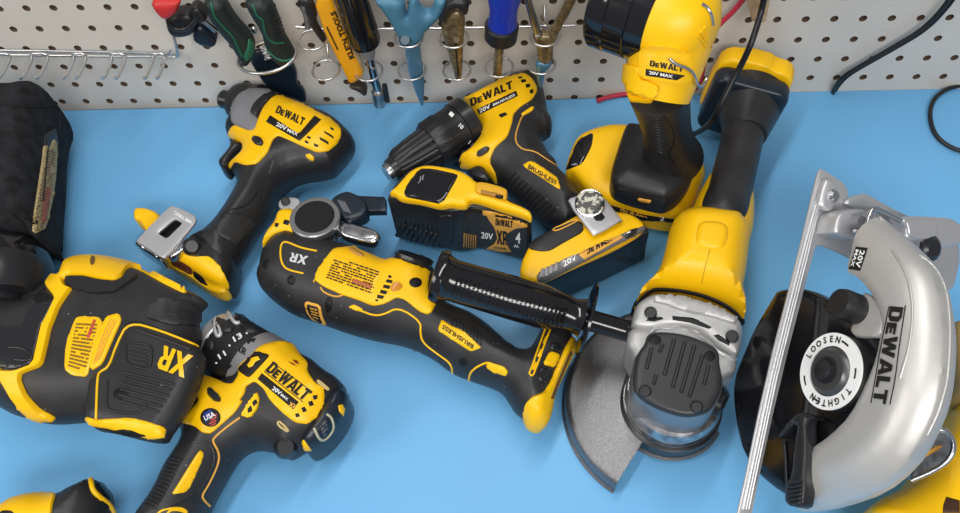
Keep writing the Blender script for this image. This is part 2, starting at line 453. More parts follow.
# ================================================================== the setting
BX = A([math.cos(TH), 0, -math.sin(TH)]); BZ = A([math.sin(TH), 0, math.cos(TH)]); BO = A([-.48, 0, .1346445])
def hole(i, r): return BO+BX*.0254*i-BZ*.0254*r
def build_board():
    s = .0254; sq = A([(-.5, -.5), (.5, -.5), (.5, .5), (-.5, .5)])*s; ho = A(disc(0, 0, .0036, n=18))
    v, F = fill(sq, np.zeros((0, 2)), [ho]); V = []; FF = []; TV = []; TF = []; n = len(v)
    for i in range(-13, 51):
        for r in range(-3, 7):
            c = hole(i, r); b = len(V)
            V += [tuple(c+BX*x+BZ*y) for x, y in v]; FF += [tuple(b+k for k in f) for f in F]
            b = len(TV)
            for x, y in ho:
                q = c+BX*x+BZ*y; TV.append(tuple(q)); TV.append(tuple(q+A([0, .0055, 0])))
            TF += [(b+2*k, b+2*k+1, b+(2*k+3) % 36, b+(2*k+2) % 36) for k in range(18)]
    board = mat('board_paint', (.66, .615, .555), .42, spec=.4, bump=.05, bscale=300, var=.035, vscale=9)
    hard = mat('hardboard_brown', (.13, .085, .055), .9)
    o = mk('wall_back', V, FF, board, None, smooth=False); o['kind'] = 'structure'
    h = mk('hole_lining', TV, TF, hard, o)
    V = []; 
    for y in (.0056, .012):
        for i, r in ((-14, 7), (51, 7), (51, -4), (-14, -4)): q = hole(i, r); V.append((q[0], y, q[2]))
    back = mat('wall_behind_board', (.06, .045, .035), .9)
    b = mk('wall_panel', V, [(0, 1, 2, 3), (7, 6, 5, 4), (0, 4, 5, 1), (1, 5, 6, 2), (2, 6, 7, 3), (3, 7, 4, 0)], back, None, smooth=False); b['kind'] = 'structure'
build_board()
BLUE = mat('blue_paint', (.155, .435, .76), .42, spec=.35, bump=.06, bscale=120, var=.03, vscale=5)
bx0, bx1, by0, by1, bz0, bz1 = -.82, .80, -.80, -.0004, -.03, 0.0
ring_ = ((bx0, by0), (bx1, by0), (bx1, by1), (.30, by1), (.16, -.0015), (.0, -.0050), (-.20, -.0048), (bx0, -.0075))
nb_ = len(ring_); V = [(x, y, z) for z in (bz0, bz1) for x, y in ring_]
tb = solo('workbench_top', 'smooth bright blue workbench top that all the power tools lie on', 'workbench', V, [tuple(range(nb_))[::-1], tuple(range(nb_, 2*nb_))]+[(i, (i+1) % nb_, (i+1) % nb_+nb_, i+nb_) for i in range(nb_)], BLUE, ang=30)
for p in tb.data.polygons: p.use_smooth = False

# ================================================================== impact driver
T1 = thing('impact_driver', 'yellow and black impact driver with grey nose cone and chrome belt clip on its foot', 'impact driver', U(270, 190))
lo = cF((250, 165), (300, 95), (370, 70), (440, 85), (480, 108), (560, 140), (640, 178), (740, 225), (800, 285), (835, 330), (846, 370), (825, 420), (790, 470), (745, 520))+[(322, 182), (305, 184), (295, 187), (282, 199), (272, 219), (260, 235), (245, 262), (232, 285), (200, 262), (188, 240), (207, 226), (220, 210), (229, 196), (236, 183)]+cF((260, 500), (225, 470), (245, 440), (290, 385), (240, 330), (215, 300), (225, 250))
body = hf('body', lo, BLK2, T1, .001, .058, R=.027, g=.003)
def pt(z, *p): return [U(x, y, z) for x, y in p]
lathe('nose_collar', U(234, 99.5, .03), U(264, 111, .03), [(0, .014), (.05, .017), (.3, .0215), (.5, .0215), (.9, .0225), (1, .018)], BLK2, T1)
lathe('anvil', U(221, 98.5, .031), U(240, 103, .031), [(0, .004), (0, .0075), (.1, .0092), (.45, .0092), (.5, .0082), (1, .0082)], PLS, T1, n=24)
patch('nose_cone', [(231, 108), (233, 101), (240, 92.5), (253, 88), (266, 88.5), (273, 91.5), (262, 97), (254, 107), (251, 113), (256, 116), (258, 119), (255.5, 129), (250, 131), (236, 126), (231, 121)], body, GRY, T1, t=.0012)
patch('nose_bumper', cF((440, 105), (478, 112), (430, 135), (395, 180), (368, 220), (350, 216), (335, 200), (350, 165), (385, 128)), body, BLK, T1, t=.002)
shell = patch('shell', cF((468, 118), (560, 150), (640, 190), (720, 232), (765, 270), (772, 312), (755, 355), (712, 390), (660, 398), (590, 368), (520, 335), (470, 314), (445, 335), (420, 400), (372, 450), (312, 458), (262, 440), (240, 478), (226, 472), (240, 440), (300, 385), (300, 352), (270, 338), (232, 322), (240, 280), (262, 262), (330, 290), (358, 285), (376, 230), (398, 180), (436, 135)), body, YEL, T1, t=.0014)
sb = [body, shell]
band = patch('name_band', cF((432, 216), (412, 248), (572, 340), (592, 324), (678, 238), (645, 218), (575, 300), (560, 302)), shell, INK, T1, t=.0006, sm=0)
dewalt(cF((457, 205))[0], cF((588, 268))[0], (3.0, -7.2), shell, INK, T1)
word('20V', cF((460, 268))[0], cF((508, 293))[0], (1.7, -3.9), band, WHT, T1)
word('MAX', cF((513, 295))[0], cF((562, 318))[0], (1.3, -3), band, WHT, T1)
patches('vents', [cF(*q) for q in (((690, 290), (735, 318), (738, 330), (693, 302)), ((720, 272), (738, 283), (736, 292), (720, 282)), ((668, 320), (712, 345), (712, 358), (672, 335)), ((640, 350), (665, 360), (660, 370), (645, 366)), ((600, 335), (618, 345), (612, 355), (598, 346)), ((610, 315), (628, 322), (624, 332), (610, 326)))], shell, DRK, T1)
patch('mode_button', cF((355, 315), (385, 322), (402, 348), (392, 365), (362, 358), (342, 335)), shell, PLS, T1, t=.002)
hf('trigger', cF((232, 328), (270, 345), (302, 358), (298, 378), (260, 410), (240, 450), (218, 478), (190, 462), (184, 438), (235, 385), (244, 350)), PLS, T1, .016, .044, T=.006, R=.006, corr=False)
patch('handle_recess', cF((470, 345), (540, 370), (620, 425), (670, 460), (640, 500), (560, 520))+[(282, 190), (268, 205), (262, 200), (268, 175)], body, BLK2, T1, t=.0005)
patch('grip_panel', cG((500, 115), (560, 105), (620, 130), (655, 170), (600, 225), (560, 270), (525, 245), (470, 220), (455, 170)), body, BLK, T1, t=.0015)
line('grip_seam', cG((470, 170), (485, 120), (520, 95), (600, 80), (640, 40), (660, 0)), body, .0006, DRK, T1)
patch('rear_vents', cF((600, 405), (625, 400), (645, 420), (640, 440), (610, 425)), body, YEL, T1)
# foot with the battery opening
foot = hf('foot', cG((300, 300), (340, 200), (430, 230), (540, 270), (548, 340), (545, 400), (520, 470), (440, 440), (350, 380), (270, 340)), BLK2, T1, .001, .052, T=.014, R=.016, g=.003)
ft = hf('foot_plate', cG((100, 150), (70, 148), (66, 110), (80, 88), (130, 90), (195, 115), (215, 190), (260, 290), (300, 288), (370, 322), (440, 318), (475, 350), (500, 400), (522, 452), (510, 488), (480, 496), (430, 480), (330, 415), (230, 350), (190, 330), (150, 250)), YEL, T1, .012, .034, T=.004, R=.004, g=.003, corr=False)
fr_ = patch('battery_rim', cG((292, 290), (360, 318), (430, 318), (458, 340), (492, 390), (522, 450), (514, 474), (480, 492), (430, 476), (340, 412), (225, 352)), [ft, foot], YEL, T1, t=.003)
patch('rim_opening', cG((350, 385), (395, 415), (425, 462), (385, 445), (352, 415)), [fr_], DRK, T1, t=.0006)
patch('battery_contacts', cG((250, 335), (300, 345), (345, 375), (345, 408), (325, 402), (240, 352)), fr_, mat('contact_brown', (.12, .03, .01), .5), T1, t=.0008)
cl = hf('belt_clip', cG((235, 82), (255, 74), (355, 118), (368, 140), (355, 170), (220, 328), (200, 325), (85, 252), (78, 240)), ALU, T1, .056, .0595, T=.0008, R=.001, corr=False, sm=1, holes=[cG((262, 138), (302, 158), (225, 235), (180, 208))])
patch('clip_slot', cG((262, 138), (302, 158), (225, 235), (180, 208)), foot, DRK, T1, t=.001) if False else None
hf('clip_bend', cG((75, 242), (90, 250), (205, 328), (200, 345), (70, 262)), CHR, T1, .038, .058, T=.003, R=.003, corr=False, zp=.056, sm=1)
hf('clip_arm', cG((285, 260), (320, 235), (350, 250), (310, 290), (250, 330), (225, 320)), CHR, T1, .046, .0562, T=.002, R=.002, corr=False, sm=1)
hf('clip_core', cG((240, 130), (330, 160), (240, 250), (160, 215)), DRK, T1, .036, .050, T=.002, R=.002, corr=False)
lathe('clip_screw', U(*cG((345, 270))[0], .046), U(*cG((345, 270))[0], .057), [(0, .008), (.8, .008), (1, .005)], PLS, T1, n=24)
word('METRIC', cG((345, 150))[0], cG((262, 100))[0], (-1.0, 3.2), cl, WHT, T1)

# ================================================================== drill driver with its slim battery
T2 = thing('drill_driver', 'yellow drill driver with black chuck, round magnet on its belt clip and slim dark battery', 'drill', U(530, 190))
bl = cL((432, 186), (480, 165), (580, 113), (620, 82), (700, 60), (760, 50), (798, 78), (822, 115), (840, 170), (852, 262), (868, 275), (873, 345), (850, 372), (822, 385), (860, 450), (905, 505))+cM((900, 60), (960, 120), (985, 160))+[(590, 205), (582, 222), (566, 240), (548, 228)]+cM((800, 315), (740, 265), (690, 225), (650, 185), (612, 145), (560, 135), (500, 120), (460, 90), (430, 60))+cL((415, 510), (432, 450), (480, 425), (538, 355), (520, 310))
body = hf('body', bl, BLK, T2, .001, .056, R=.026, g=.003)
ax0, ax1 = U(386.5, 174, .03), U(472, 121, .03)
lathe('chuck_jaws', ax0, ax0+(ax1-ax0)*.14, [(0, .0045), (0, .0085), (.15, .0095), (.8, .0095), (1, .0095)], STL, T2, n=28)
lathe('chuck_tip', ax0+(ax1-ax0)*.05, ax0+(ax1-ax0)*.2, [(0, .0102), (0, .0115), (.8, .014), (1, .014)], PLS, T2, n=28)
lathe('chuck_sleeve', ax0+(ax1-ax0)*.11, ax0+(ax1-ax0)*.52, [(0, .0105), (0, .0135), (.12, .0165), (.45, .0185), (.96, .0205), (1, .019)], BLK2, T2, n=72, ribs=[(.12, .96, 18, .0012)])
ring = lathe('clutch_ring', ax0+(ax1-ax0)*.5, ax0+(ax1-ax0)*.86, [(0, .019), (0, .0225), (.08, .0245), (.45, .0252), (.5, .0240), (.95, .0248), (1, .022)], BLK2, T2, n=72, ribs=[(.05, .46, 20, .0008)])
lathe('gear_collar', ax0+(ax1-ax0)*.84, ax0+(ax1-ax0)*1.0, [(0, .022), (.06, .0262), (.8, .0265), (1, .020)], PLS, T2, n=64)
for s_, p, d in (('1', (375, 262), 0), ('10', (420, 318), 0), ('11', (465, 398), 0)):
    q = cL(p)[0]; word(s_, (q[0]+.5, q[1]), (q[0]+3.8, q[1]+3.2), (2.6, -3.0), ring, WHT, T2, name='torque_number', off=.0008)
shell = patch('shell', cL((440, 182), (480, 168), (580, 116), (640, 88), (710, 68), (745, 63), (780, 92), (800, 128), (800, 152), (778, 190), (720, 225), (688, 260), (682, 300), (660, 368), (602, 418), (578, 470), (578, 512))+cM((578, 42), (603, 90), (612, 137), (598, 138), (572, 95), (545, 60), (520, 50), (472, 72), (430, 62), (440, 25))+cL((425, 490), (440, 450), (482, 425), (535, 362), (538, 330), (505, 272)), body, YEL, T2, t=.0014)
dewalt(cL((486, 223))[0], cL((686, 136))[0], (-1.4, -7.6), shell, INK, T2)
line('logo_rule', cL((492, 228), (600, 182), (690, 143)), shell, .0003, AMB, T2)
band = patch('name_band', cL((512, 238), (700, 148), (710, 172), (524, 262)), shell, INK, T2, t=.0005, sm=0)
word('20V', cL((528, 254))[0], cL((580, 229))[0], (-1.0, -3.6), band, WHT, T2)
word('BRUSHLESS', cL((592, 222))[0], cL((696, 172))[0], (-.5, -2.2), band, WHT, T2)
patches('vents', [cL(*q) for q in (((708, 82), (728, 78), (732, 86), (714, 90)), ((722, 96), (745, 92), (750, 104), (728, 110)), ((745, 118), (765, 112), (770, 128), (750, 134)), ((765, 144), (782, 138), (784, 158), (768, 162)))], shell, DRK, T2)
patch('slot', cL((615, 262), (650, 250), (660, 262), (628, 278)), shell, DRK, T2, t=.0006)
patch('direction_button', cL((515, 435), (555, 412), (575, 420), (568, 440), (530, 465), (510, 460)), shell, PLS, T2, t=.0025)
line('piping', cL((738, 262), (722, 280), (690, 382), (728, 430), (788, 435), (850, 478), (905, 512)), body, .0007, AMB, T2)
patch('rear_mark', cL((722, 258), (775, 222), (788, 225), (778, 245), (735, 268)), body, YEL, T2)
hf('rear_knob', cL((835, 270), (862, 265), (875, 290), (875, 345), (860, 370), (835, 370)), PLS, T2, .016, .042, R=.006)
hf('trigger', cM((470, 78), (520, 52), (550, 62), (592, 135), (540, 140), (490, 120)), PLS, T2, .016, .042, T=.006, R=.006, corr=False)
lb = patch('grip_label', cM((728, 50), (765, 28), (792, 36), (850, 75), (897, 108), (915, 165), (895, 158), (820, 108)), body, YEL, T2)
word('BRUSHLESS', cM((758, 62))[0], cM((890, 145))[0], (1.2, -4), lb, INK, T2)
rb = []
for i in range(11):
    t = i/10; a = (690+t*250, 75+t*215); rb.append(cM((a[0]-5, a[1]), (a[0]-42+t*5, a[1]+60), (a[0]-60+t*25, a[1]+112)))
rb = [cM((700+19*i, 85+17*i), (672+17*i, 110+19*i), (650+17.5*i, 165+15*i)) for i in range(11)]
lines('grip_ribs', rb, body, .0012, BLK2, T2)
# battery foot
top = cN((92, 470), (100, 400), (132, 335), (150, 300), (340, 188), (420, 150), (600, 160), (650, 180), (690, 210), (692, 245), (560, 325), (330, 425), (200, 490), (165, 500))
foot = hf('battery_cap', top, YEL, T2, .046, .060, T=.005, R=.006, corr=False, zp=.055, g=.004)
pk = hf('battery_pack', cN((150, 488), (200, 494), (330, 432), (560, 329), (700, 255), (722, 245), (690, 200), (600, 175), (400, 190), (150, 320), (110, 420)), NVY, T2, .002, .05, T=.003, R=.003, corr=False, zp=.05, g=.005)
patch('foot_grip', cN((137, 325), (150, 300), (200, 265), (345, 192), (395, 205), (402, 248), (300, 305), (240, 340), (200, 343), (150, 335)), foot, BLK, T2, t=.0015)
line('foot_mark', cN((255, 245), (265, 235), (370, 190), (378, 198), (270, 250), (255, 245)), foot, .0007, AMB, T2, closed=False, off=.0014)
strip = patch('rail_strip', cN((175, 462), (190, 440), (250, 408), (690, 215), (700, 230), (692, 246), (340, 425), (215, 492), (180, 490)), foot, mat('grey_rail', (.13, .13, .14), .35), T2, t=.0012)
st2 = patch('name_strip', cN((362, 345), (545, 258), (575, 262), (590, 275), (405, 382)), strip, AMB, T2, t=.0005, sm=0)
dewalt(cN((415, 358))[0], cN((548, 288))[0], (-1.0, -5.2), st2, INK, T2)
s3 = patch('volt_plate', cN((280, 390), (355, 348), (385, 380), (305, 425)), strip, GRY, T2, t=.0005, sm=0)
word('20V', cN((305, 415))[0], cN((370, 380))[0], (-1.5, -5), s3, WHT, T2)
s4 = patch('charge_button', cN((590, 235), (640, 205), (665, 222), (650, 262), (600, 285)), strip, PLS, T2, t=.001)
word('2', cN((597, 262))[0], cN((625, 250))[0], (-1.2, -5.5), s4, WHT, T2)
patches('grip_ridges', [cN((188+22*i, 470-i*10), (196+22*i, 425-i*8), (212+22*i, 418-i*8), (212+22*i, 468-i*10)) for i in range(4)], strip, mat('ridge_grey', (.3, .3, .31), .3), T2, t=.0015)
lines('side_ribs', [cN((640+14*i, 330-8*i), (628+14*i, 480-14*i)) for i in range(5)], pk, .0009, PLS, T2)
# belt clip with the round mottled magnet
clip = hf('belt_clip', cN((322, 105), (345, 80), (480, 60), (582, 188), (585, 194), (456, 268), (438, 258)), ALU, T2, .064, .067, T=.0008, R=.001, corr=False, sm=1)
hf('clip_lip', cN((436, 252), (584, 186), (590, 196), (448, 268)), CHR, T2, .0635, .067, T=.002, R=.002, corr=False, sm=0, zp=.066)
mg = lathe('magnet', U(*cN((432, 118))[0], .067), U(*cN((430, 110))[0], .0725), [(0, .0115), (.15, .0124), (.85, .0124), (1, .0118)], CHR, T2, n=40)
patch('magnet_face', disc(*cN((430, 108))[0], 15.0, 12.4), mg, STONE, T2, t=.0004)
patch('clip_hole', disc(*cN((475, 178))[0], 6, 4.4, 0, 6), clip, DRK, T2, t=.0004, sm=0)

# ================================================================== square 4 Ah pack
T3 = thing('battery_pack', 'square yellow topped black battery pack with a big figure 4, below the drill chuck', 'battery', U(458, 230))
low = hf('casing', cM((78, 215), (95, 205), (350, 272), (432, 274), (482, 248), (640, 285), (770, 330), (778, 300), (740, 245), (640, 200), (480, 110), (260, 60), (200, 62), (120, 140)), PLS, T3, .002, .070, T=.003, R=.004, Tb=.006, corr=False, zp=.068, g=.004)
topc = hf('housing', cM((92, 198), (130, 140), (195, 65), (260, 42), (330, 48), (430, 68), (485, 100), (508, 128), (650, 152), (660, 180), (652, 212), (720, 238), (768, 262), (778, 300), (772, 330), (740, 315), (640, 287), (540, 250), (495, 242), (478, 250), (468, 272), (425, 270), (392, 262), (340, 274), (250, 247), (150, 237), (120, 207)), YEL, T3, .069, .081, T=.004, R=.005, corr=False, g=.004, zl=[.074, .080, .080, .080, .080, .080, .080, .080, .080, .080, .080, .080, .080, .076, .072, .070, .070, .070, .070, .070, .070, .070, .070, .070, .070, .070, .070])
win = patch('window', cM((163, 178), (180, 138), (238, 65), (300, 66), (418, 92), (420, 108), (345, 238), (250, 217), (170, 202)), topc, GLS, T3, t=.0006)
word('JI', cM((230, 130))[0], cM((255, 120))[0], (1, -5), win, GRY, T3, name='window_mark')
hf('latch', cM((505, 128), (545, 125), (655, 155), (660, 182), (652, 215), (630, 210), (560, 190), (500, 175)), mat('latch_yellow', (.72, .38, .01), .4), T3, .077, .0845, T=.002, R=.003, corr=False, zp=.084)
patch('latch_slot', cM((532, 166), (640, 190), (638, 212), (530, 188)), [o for o in T3.children if o.name.startswith('latch')], mat('slot_amber', (.35, .16, .01), .5), T3, t=.0005, sm=0)
patch('latch_notch', cM((605, 190), (640, 196), (638, 212), (600, 205)), [o for o in T3.children if o.name.startswith('latch')], DRK, T3, t=.001, sm=0)
panel = patch('side_panel', cM((470, 262), (500, 248), (640, 285), (766, 333), (752, 480), (735, 492), (600, 480), (440, 463), (445, 300)), low, mat('dark_brown_panel', (.022, .014, .005), .35), T3, t=.0008)
em = patch('emblem', cM((540, 262), (764, 308), (758, 345), (740, 348), (700, 352), (650, 380), (648, 400), (665, 445), (682, 468), (550, 452), (595, 428), (612, 400), (598, 350), (570, 312), (560, 292), (540, 288)), panel, AMB, T3, t=.0006)
tag_ = patch('name_plate', cM((600, 285), (760, 318), (758, 328), (690, 312), (600, 296)), em, INK, T3, t=.0003, sm=0)
dewalt(cM((602, 334))[0], cM((684, 347))[0], (.4, -6.6), em, INK, T3)
word('XR', cM((608, 425))[0], cM((660, 432))[0], (-.2, -14), em, INK, T3, own=True)
word('20V', cM((533, 395))[0], cM((590, 405))[0], (.3, -6.2), panel, WHT, T3)
word('4', cM((698, 418))[0], cM((722, 421))[0], (.3, -10.5), panel, WHT, T3)
word('Ah', cM((690, 440))[0], cM((714, 444))[0], (.2, -3.2), panel, WHT, T3)
word('LITHIUM', cM((595, 444))[0], cM((652, 452))[0], (.1, -1.6), em, INK, T3)
lines('side_slots', [cM((452+11*i, 375+2*i), (450+11*i, 440+2*i)) for i in range(6)], panel, .0005, AMB, T3)
lines('vent_fins', [cM((165+21*i, 305+5*i), (155+21*i, 400+4*i)) for i in range(8)], low, .0016, PLS, T3)
lines('corner_teeth', [cM((130+26*i, 385+7*i), (140+26*i, 412+6*i)) for i in range(8)], low, .0022, PLS, T3)
patch('corner_pillar', cM((320, 290), (390, 285), (400, 300), (395, 440), (335, 430)), low, BLK2, T3, t=.0016)
lathe('lanyard_peg', U(*cM((345, 435))[0], .004), U(*cM((343, 408))[0], .014), [(0, .003), (.3, .0045), (.7, .0045), (1, .003)], PLS, T3, n=16)

# ================================================================== work light on its battery
T4 = thing('work_light', 'upright yellow work light with black lens ring, standing on its own yellow battery', 'flashlight', U(640, 205))
base = hf('battery', [(571, 170)]+cO((72, 262), (88, 200), (120, 120), (160, 85), (270, 50), (365, 50), (560, 60), (700, 150), (730, 225), (748, 262), (742, 300), (700, 430), (640, 475), (600, 490), (470, 470), (300, 420), (180, 370), (130, 300)), YEL, T4, .008, .044, T=.012, R=.016, Tb=.002, corr=False, zp=.034, g=.005)
bb = hf('battery_base', cO((150, 330), (300, 425), (470, 472), (600, 492), (650, 478), (720, 400), (730, 260), (600, 120), (300, 80), (130, 150), (95, 260)), PLS, T4, .0008, .012, T=.002, R=.002, corr=False, zp=.012)
patch('window', cO((75, 262), (105, 190), (135, 120), (195, 88), (208, 92), (200, 150), (155, 235), (85, 262)), base, GLS, T4, t=.0008)
nm = patch('name_strip', cO((290, 432), (450, 478), (600, 500), (612, 516), (440, 506), (300, 452)), [bb, base], INK, T4, t=.0008, sm=0)
dewalt(cO((335, 470))[0], cO((475, 497))[0], (.6, -4.4), nm, AMB, T4, own_=1) if False else dewalt(cO((335, 468))[0], cO((475, 492))[0], (.6, -4.2), nm, AMB, T4)
word('2', cO((525, 505))[0], cO((548, 508))[0], (.3, -4), nm, WHT, T4)
foot = hf('foot', cO((360, 58), (378, 50), (440, 58), (560, 70), (700, 150), (708, 200), (700, 250), (668, 330), (620, 385), (560, 415), (530, 418), (330, 365), (290, 320), (292, 270), (320, 180)), BLK2, T4, .036, .072, T=.014, R=.020, Tb=.004, corr=False, zp=.058, g=.005)
patch('latch_bar', cO((320, 338), (440, 372), (555, 395), (560, 415), (530, 425), (325, 375)), foot, PLS, T4, t=.0025)
patch('latch_button', cO((424, 385), (485, 395), (495, 405), (482, 415), (425, 405)), foot, AMB, T4, t=.0032)
hb = U(672, 158, .062); ht = U(659, 88, .178)
P = [hb, hb*.7+ht*.3, hb*.4+ht*.6, ht]
grip = tube('handle', [hb, hb*.88+ht*.12, hb*.65+ht*.35, hb*.35+ht*.65, ht], [.027, .0235, .0195, .020, .0235], BLK2, T4, n=32)
lines('grip_ribs', [cO((475+i*1.0, 10+13*i), (505+i*.9, 4+13*i), (545-i*.3, 14+13*i)) for i in range(14)], grip, .0007, PLS, T4)
line('grip_seam', cO((545, 0), (590, 60), (600, 130), (560, 190), (600, 240)), grip, .0007, DRK, T4)
hc = U(676, 22, .215); dr = U(592, -10, .215)-hc; dr /= np.linalg.norm(dr); e0, e1 = hc-dr*.030, hc+dr*.030
head = lathe('head', e0, e1, [(0, .004), (.02, .013), (.1, .024), (.24, .0305), (.45, .0350), (.8, .0350), (.88, .034), (1, .033)], YEL, T4, n=64, ang=60)
lens = lathe('lens_ring', hc+dr*.010, hc+dr*.056, [(0, .032), (.02, .0355), (.3, .0372), (.31, .0363), (.34, .0374), (.66, .038), (.68, .0370), (.72, .0382), (.95, .0388), (1, .037), (1, .031), (.95, .029)], GLS, T4, n=64)
lathe('lens', hc+dr*.042, hc+dr*.049, [(0, .031), (1, .031)], mat('clear_lens', (.7, .75, .8), .05, spec=.8), T4, n=48)
tube('neck', [ht+(hc-ht)*-.12, ht+(hc-ht)*.3, ht+(hc-ht)*.75], [.0245, .0275, .030], YEL, T4, n=40)
sides = [o for o in T4.children if o.name.startswith(('neck', 'head'))]
plate = patch('side_plate', cP((385, 230), (430, 205), (560, 215), (620, 250), (640, 330), (620, 390), (560, 400), (430, 380), (385, 375)), sides, YEL2, T4, t=.003)
nb = patch('name_band', cP((412, 330), (600, 362), (560, 385), (410, 362)), plate, INK, T4, t=.0005, sm=0)
am = patch('name_ground', cP((420, 285), (590, 315), (600, 360), (414, 330)), plate, YEL, T4, t=.0003, sm=0)
dewalt(cP((432, 316))[0], cP((588, 344))[0], (.6, -6.0), plate, INK, T4, off=.001)
word('20V MAX', cP((428, 354))[0], cP((540, 374))[0], (.3, -3.1), nb, WHT, T4)
patch('neck_front', cP((305, 300), (400, 320), (385, 375), (430, 385), (480, 410), (455, 470), (435, 498), (330, 488), (312, 470), (330, 420), (302, 380)), [grip]+sides, YEL, T4, t=.003)
hk = [UB(0, 0)]*0
tr = bvh([plate]+sides)
hp, hn = cast(tr, A(cP((525, 275), (545, 298), (600, 318), (628, 345), (635, 395), (650, 410), (690, 400), (720, 370))))
tube('hang_hook', hp+hn*.004, .0012, CHR, T4, n=8)
lt, ln = cast(bvh(lens), A([(586, 52), (604, 58)]))
tube('lens_tab', lt+ln*.002, [.0045, .005], PLS, T4, smooth=0)
line('strap_wire', cP((675, 20), (705, 40), (722, 75), (728, 120)), head, .0012, CHR, T4, off=.001)
for k in range(3):
    line('head_rib', cP((690-18*k, 130+20*k), (720-6*k, 200+10*k), (700-10*k, 300-5*k)), head, .0014, YEL, T4)
# ================================================================== angle grinder
T5 = thing('angle_grinder', 'yellow angle grinder with silver gear head, black side handle, disc guard and long rubber grip', 'grinder', U(690, 300))
P = [U(748, 108, .052), U(740, 150, .054), U(730, 190, .058), U(723, 214, .066)]
grip = tube('grip', P+[U(721, 221, .065), U(719.5, 226, .064)], [.0195, .0180, .0185, .0200, .0165, .004], BLK, T5, n=36)
tube('grip_root', [U(750, 96, .050), U(748, 112, .052), U(745, 135, .054)], [.034, .027, .019], BLK, T5, n=36)
# battery mount: upright plate across the end of the grip
e = P[1]-P[0]; e[2] = 0; e /= np.linalg.norm(e); zz = A([0, 0, 1.]); ax = np.cross(zz, e); c0 = U(743, 101, .0455); rl = math.radians(-7); ax, zz = ax*math.cos(rl)+zz*math.sin(rl), zz*math.cos(rl)-ax*math.sin(rl)
FM = Frame(c0, ax, zz, e)
def rrect(w, h, c, n=5):
    o = []
    for sx, sy, a0 in ((1, 1, 0), (-1, 1, 90), (-1, -1, 180), (1, -1, 270)):
        for i in range(n):
            a = math.radians(a0+90*i/(n-1)); o.append((sx*(w/2-c)+c*math.cos(a), sy*(h/2-c)+c*math.sin(a)))
    return o
hf('battery_mount', rrect(.068, .072, .012), NVY, T5, -.004, .016, T=.004, R=.006, fr=FM, px=False, sm=0, g=.006)
hf('mount_flange', [(-.0355, -.042), (.0355, -.042), (.0355, .030), (.028, .041), (.012, .042), (.010, .045), (-.014, .045), (-.017, .042), (-.028, .040), (-.0355, .028)], YEL, T5, -.024, -.004, T=.003, R=.004, fr=FM, px=False, sm=1, g=.006)
hf('battery_rail', rrect(.056, .060, .006), DRK, T5, -.030, -.022, T=.002, R=.003, fr=FM, px=False, sm=0, g=.006)
bo = [(694, 214), (683, 216), (673, 222), (669, 232), (667, 243), (660, 270), (650, 283), (641, 290), (636, 302)]+cR((352, 150), (368, 108), (430, 60), (480, 50), (640, 62), (760, 105), (850, 160), (882, 200), (892, 130), (870, 40))+[(744, 283), (749, 243), (750, 238), (744, 226), (736, 218)]
body = hf('body', bo, YEL, T5, .012, .088, T=.030, R=.022, g=.004, corr=False)
tube('grip_collar', [U(730, 184, .050), U(725, 206, .052), U(719, 232, .054), U(712, 258, .050)], [.0195, .0245, .0265, .0200], YEL, T5, n=40, ang=70)
hf('latch_boss', [(697, 224), (706, 221), (728, 224), (729, 240), (722, 253), (696, 249), (694, 238)], YEL, T5, .07, .091, T=.006, R=.006, corr=False, zp=.086, g=.003)
0 and patch('grip_end', cO((722, 410), (735, 350), (800, 335), (900, 350), (925, 400), (905, 470), (870, 500), (800, 500), (745, 475)), [body, grip], BLK2, T5, t=.0045)
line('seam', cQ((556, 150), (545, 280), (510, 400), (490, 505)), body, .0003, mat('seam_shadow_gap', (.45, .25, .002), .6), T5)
patches('side_vents', [cQ((262+dx, 270+dy), (272+dx, 262+dy), (262+dx, 310+dy), (250+dx, 320+dy)) for dx, dy in ((0, 0), (-14, 45), (-28, 92))], body, DRK, T5)
line('gasket', cR((348, 175), (365, 110), (430, 50), (480, 40), (640, 58), (765, 102), (852, 158), (884, 215)), body, .0022, DRK, T5)
# gear case
cc = U(682, 372, .084)
fl = hf('gear_case', cR((350, 165), (372, 105), (440, 68), (480, 64), (620, 86), (760, 128), (856, 182), (880, 225), (872, 300), (856, 368), (800, 338), (735, 292), (680, 238), (600, 216), (500, 216), (440, 234), (342, 224)), SLV, T5, .030, .082, T=.005, R=.006, corr=False, zp=.079, g=.004)
hf('gear_case_yoke', cR((335, 222), (440, 230), (480, 214), (560, 219), (650, 240), (720, 290), (762, 338), (850, 370), (848, 440), (782, 464), (755, 520), (560, 560), (380, 520), (350, 345), (316, 300)), SLV, T5, .034, .0800, T=.005, R=.007, corr=False, zp=.077, g=.004)
patch('case_facet', cR((442, 108), (468, 74), (640, 96), (760, 136), (852, 188), (838, 216), (720, 178), (640, 166), (560, 142), (500, 118)), fl, SLV, T5, t=.003, inset=1.4)
patch('yoke_edge', cR((440, 232), (480, 214), (560, 219), (650, 240), (720, 290), (762, 338), (850, 372), (848, 395), (756, 352), (700, 300), (640, 262), (560, 240), (470, 240), (430, 262)), [fl]+[o for o in T5.children if o.name.startswith('gear_case_yoke')], mat('bright_cast', (.66, .66, .66), .4, .6), T5, t=.0015)
capo = cR((358, 400), (375, 345), (408, 305), (415, 265), (450, 250), (520, 250), (600, 262), (680, 290), (740, 320), (765, 355), (764, 400), (775, 450), (774, 515))+cS((765, 45), (735, 100), (692, 137), (610, 152), (525, 132), (430, 92), (372, 50), (347, 5))
ctr = A(capo).mean(0)
rim = hf('barrel', [tuple(ctr+(A(q)-ctr)*1.035) for q in capo], mat('barrel_grey', (.30, .31, .33), .35, .8), T5, .040, .080, T=.003, R=.004, corr=False, zp=.079, g=.005)
